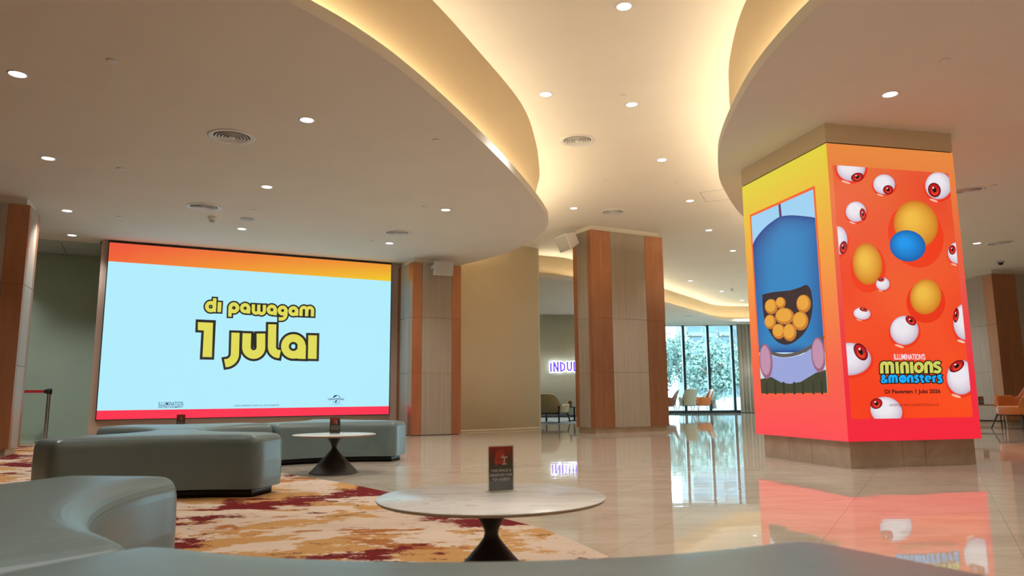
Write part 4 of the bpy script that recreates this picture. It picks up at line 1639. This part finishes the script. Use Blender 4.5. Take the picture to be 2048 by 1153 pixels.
pts = []
for i in range(241):
    q = i / 240
    x_ = 8.70 + 3.2 * q
    pts.append((x_, 28.05 + 0.05 * math.sin(q * 2 * PI * 24) + 0.018 * math.sin(q * 2 * PI * 61 + 1)))
bk = [(x_, y_ + 0.012) for x_, y_ in pts]
g = G().prism(pts + list(reversed(bk)), 0.02, ZF - 0.005, 0, smooth=True)
tag(g.build('curtain', CURT), 'long pleated grey beige curtain at the right end of the glass wall', 'curtain')

# ------------------------------------------------------------------ outside
g = G().box(-120, 160, 29.0, 320, -0.4, -0.06).box(17.3, 160, -60, 29.0, -0.4, -0.06)
struct(g.build('ground_outside', PAVE))


def tree(label, x, y, h, cr, seed, nl=2600):
    rnd = random.Random(seed)
    t = thing('tree', label, 'tree', (x, y, -0.06), 0, 'trees outside the glass wall')
    g = G()
    path = [(0, 0, 0), (0.05, 0, h * 0.25), (-0.08, 0.05, h * 0.5), (0, 0, h * 0.8)]
    g.tube(path, 0.16, 8, taper=[1.2, 1, 0.8, 0.4])
    for k in range(6):
        w = rnd.uniform(0, 2 * PI)
        z0 = h * rnd.uniform(0.3, 0.6)
        g.tube([(0, 0, z0), (math.cos(w) * cr * 0.4, math.sin(w) * cr * 0.4, z0 + h * 0.15), (math.cos(w) * cr * 0.8, math.sin(w) * cr * 0.8, z0 + h * 0.25)], 0.07, 6, taper=[1, 0.7, 0.3])
    g.build('trunk', BARK, t)
    l = G()
    blobs = []
    for k in range(13):
        w, q = rnd.uniform(0, 2 * PI), cr * math.sqrt(rnd.random()) * 0.85
        blobs.append((q * math.cos(w), q * math.sin(w), h * rnd.uniform(0.38, 0.98), cr * rnd.uniform(0.28, 0.5)))
    for k in range(nl):
        bx, by, bz, br = rnd.choice(blobs)
        d = Vector((rnd.gauss(0, 1), rnd.gauss(0, 1), rnd.gauss(0, 0.7))).normalized() * br * rnd.uniform(0.6, 1.0)
        c = Vector((bx, by, bz)) + d
        a1 = Vector((rnd.gauss(0, 1), rnd.gauss(0, 1), rnd.gauss(0, 1))).normalized()
        a2 = a1.cross(Vector((rnd.gauss(0, 1), rnd.gauss(0, 1), rnd.gauss(0, 1)))).normalized()
        s1, s2 = rnd.uniform(0.10, 0.2), rnd.uniform(0.05, 0.1)
        l.add([c - a1 * s1, c + a2 * s2, c + a1 * s1, c - a2 * s2], [(0, 1, 2, 3)])
    l.build('crown', LEAF, t, recalc=False)
    return t


tree('leafy tree outside behind the left glass panes', 9.6, 47, 4.2, 2.4, 1)
tree('leafy tree outside in the middle of the glass wall', 13.2, 53, 4.6, 2.6, 2)
tree('leafy tree outside behind the right glass pane', 16.6, 47.5, 4.2, 2.4, 3)
tree('low tree outside near the orange armchair', 14.6, 43, 3.0, 1.7, 4)
tree('tree outside seen between sage chair and white tower', 11.2, 41, 3.0, 1.8, 5)


def tower(label, x0, x1, y0, h, seed, nb):
    t = thing('apartment_building', label, 'building', (x0, y0, -0.06), 0)
    W = x1 - x0
    G().box(0, W, 0.6, 14, 0, h).build('facade', BWHITE, t)
    fl = int(h / 3.2)
    for k in range(nb):
        bx0, bx1 = W * (k + 0.08) / nb, W * (k + 0.92) / nb
        for f in range(fl):
            z = f * 3.2
            wv = G().box(bx0, bx1, 0.5, 0.62, z + 1.0, z + 3.0).build('window', BGLASS, t)
            if k % 2 == 0:
                G().box(bx0 - 0.2, bx1 + 0.2, -0.6, 0.6, z + 0.0, z + 0.95).build('balcony', BWHITE, t)


tower('white apartment block with balconies far behind the trees', 46, 58, 190, 48, 1, 3)
tower('bluish apartment block far off at the right of the glass wall', 59, 74, 205, 48, 2, 4)
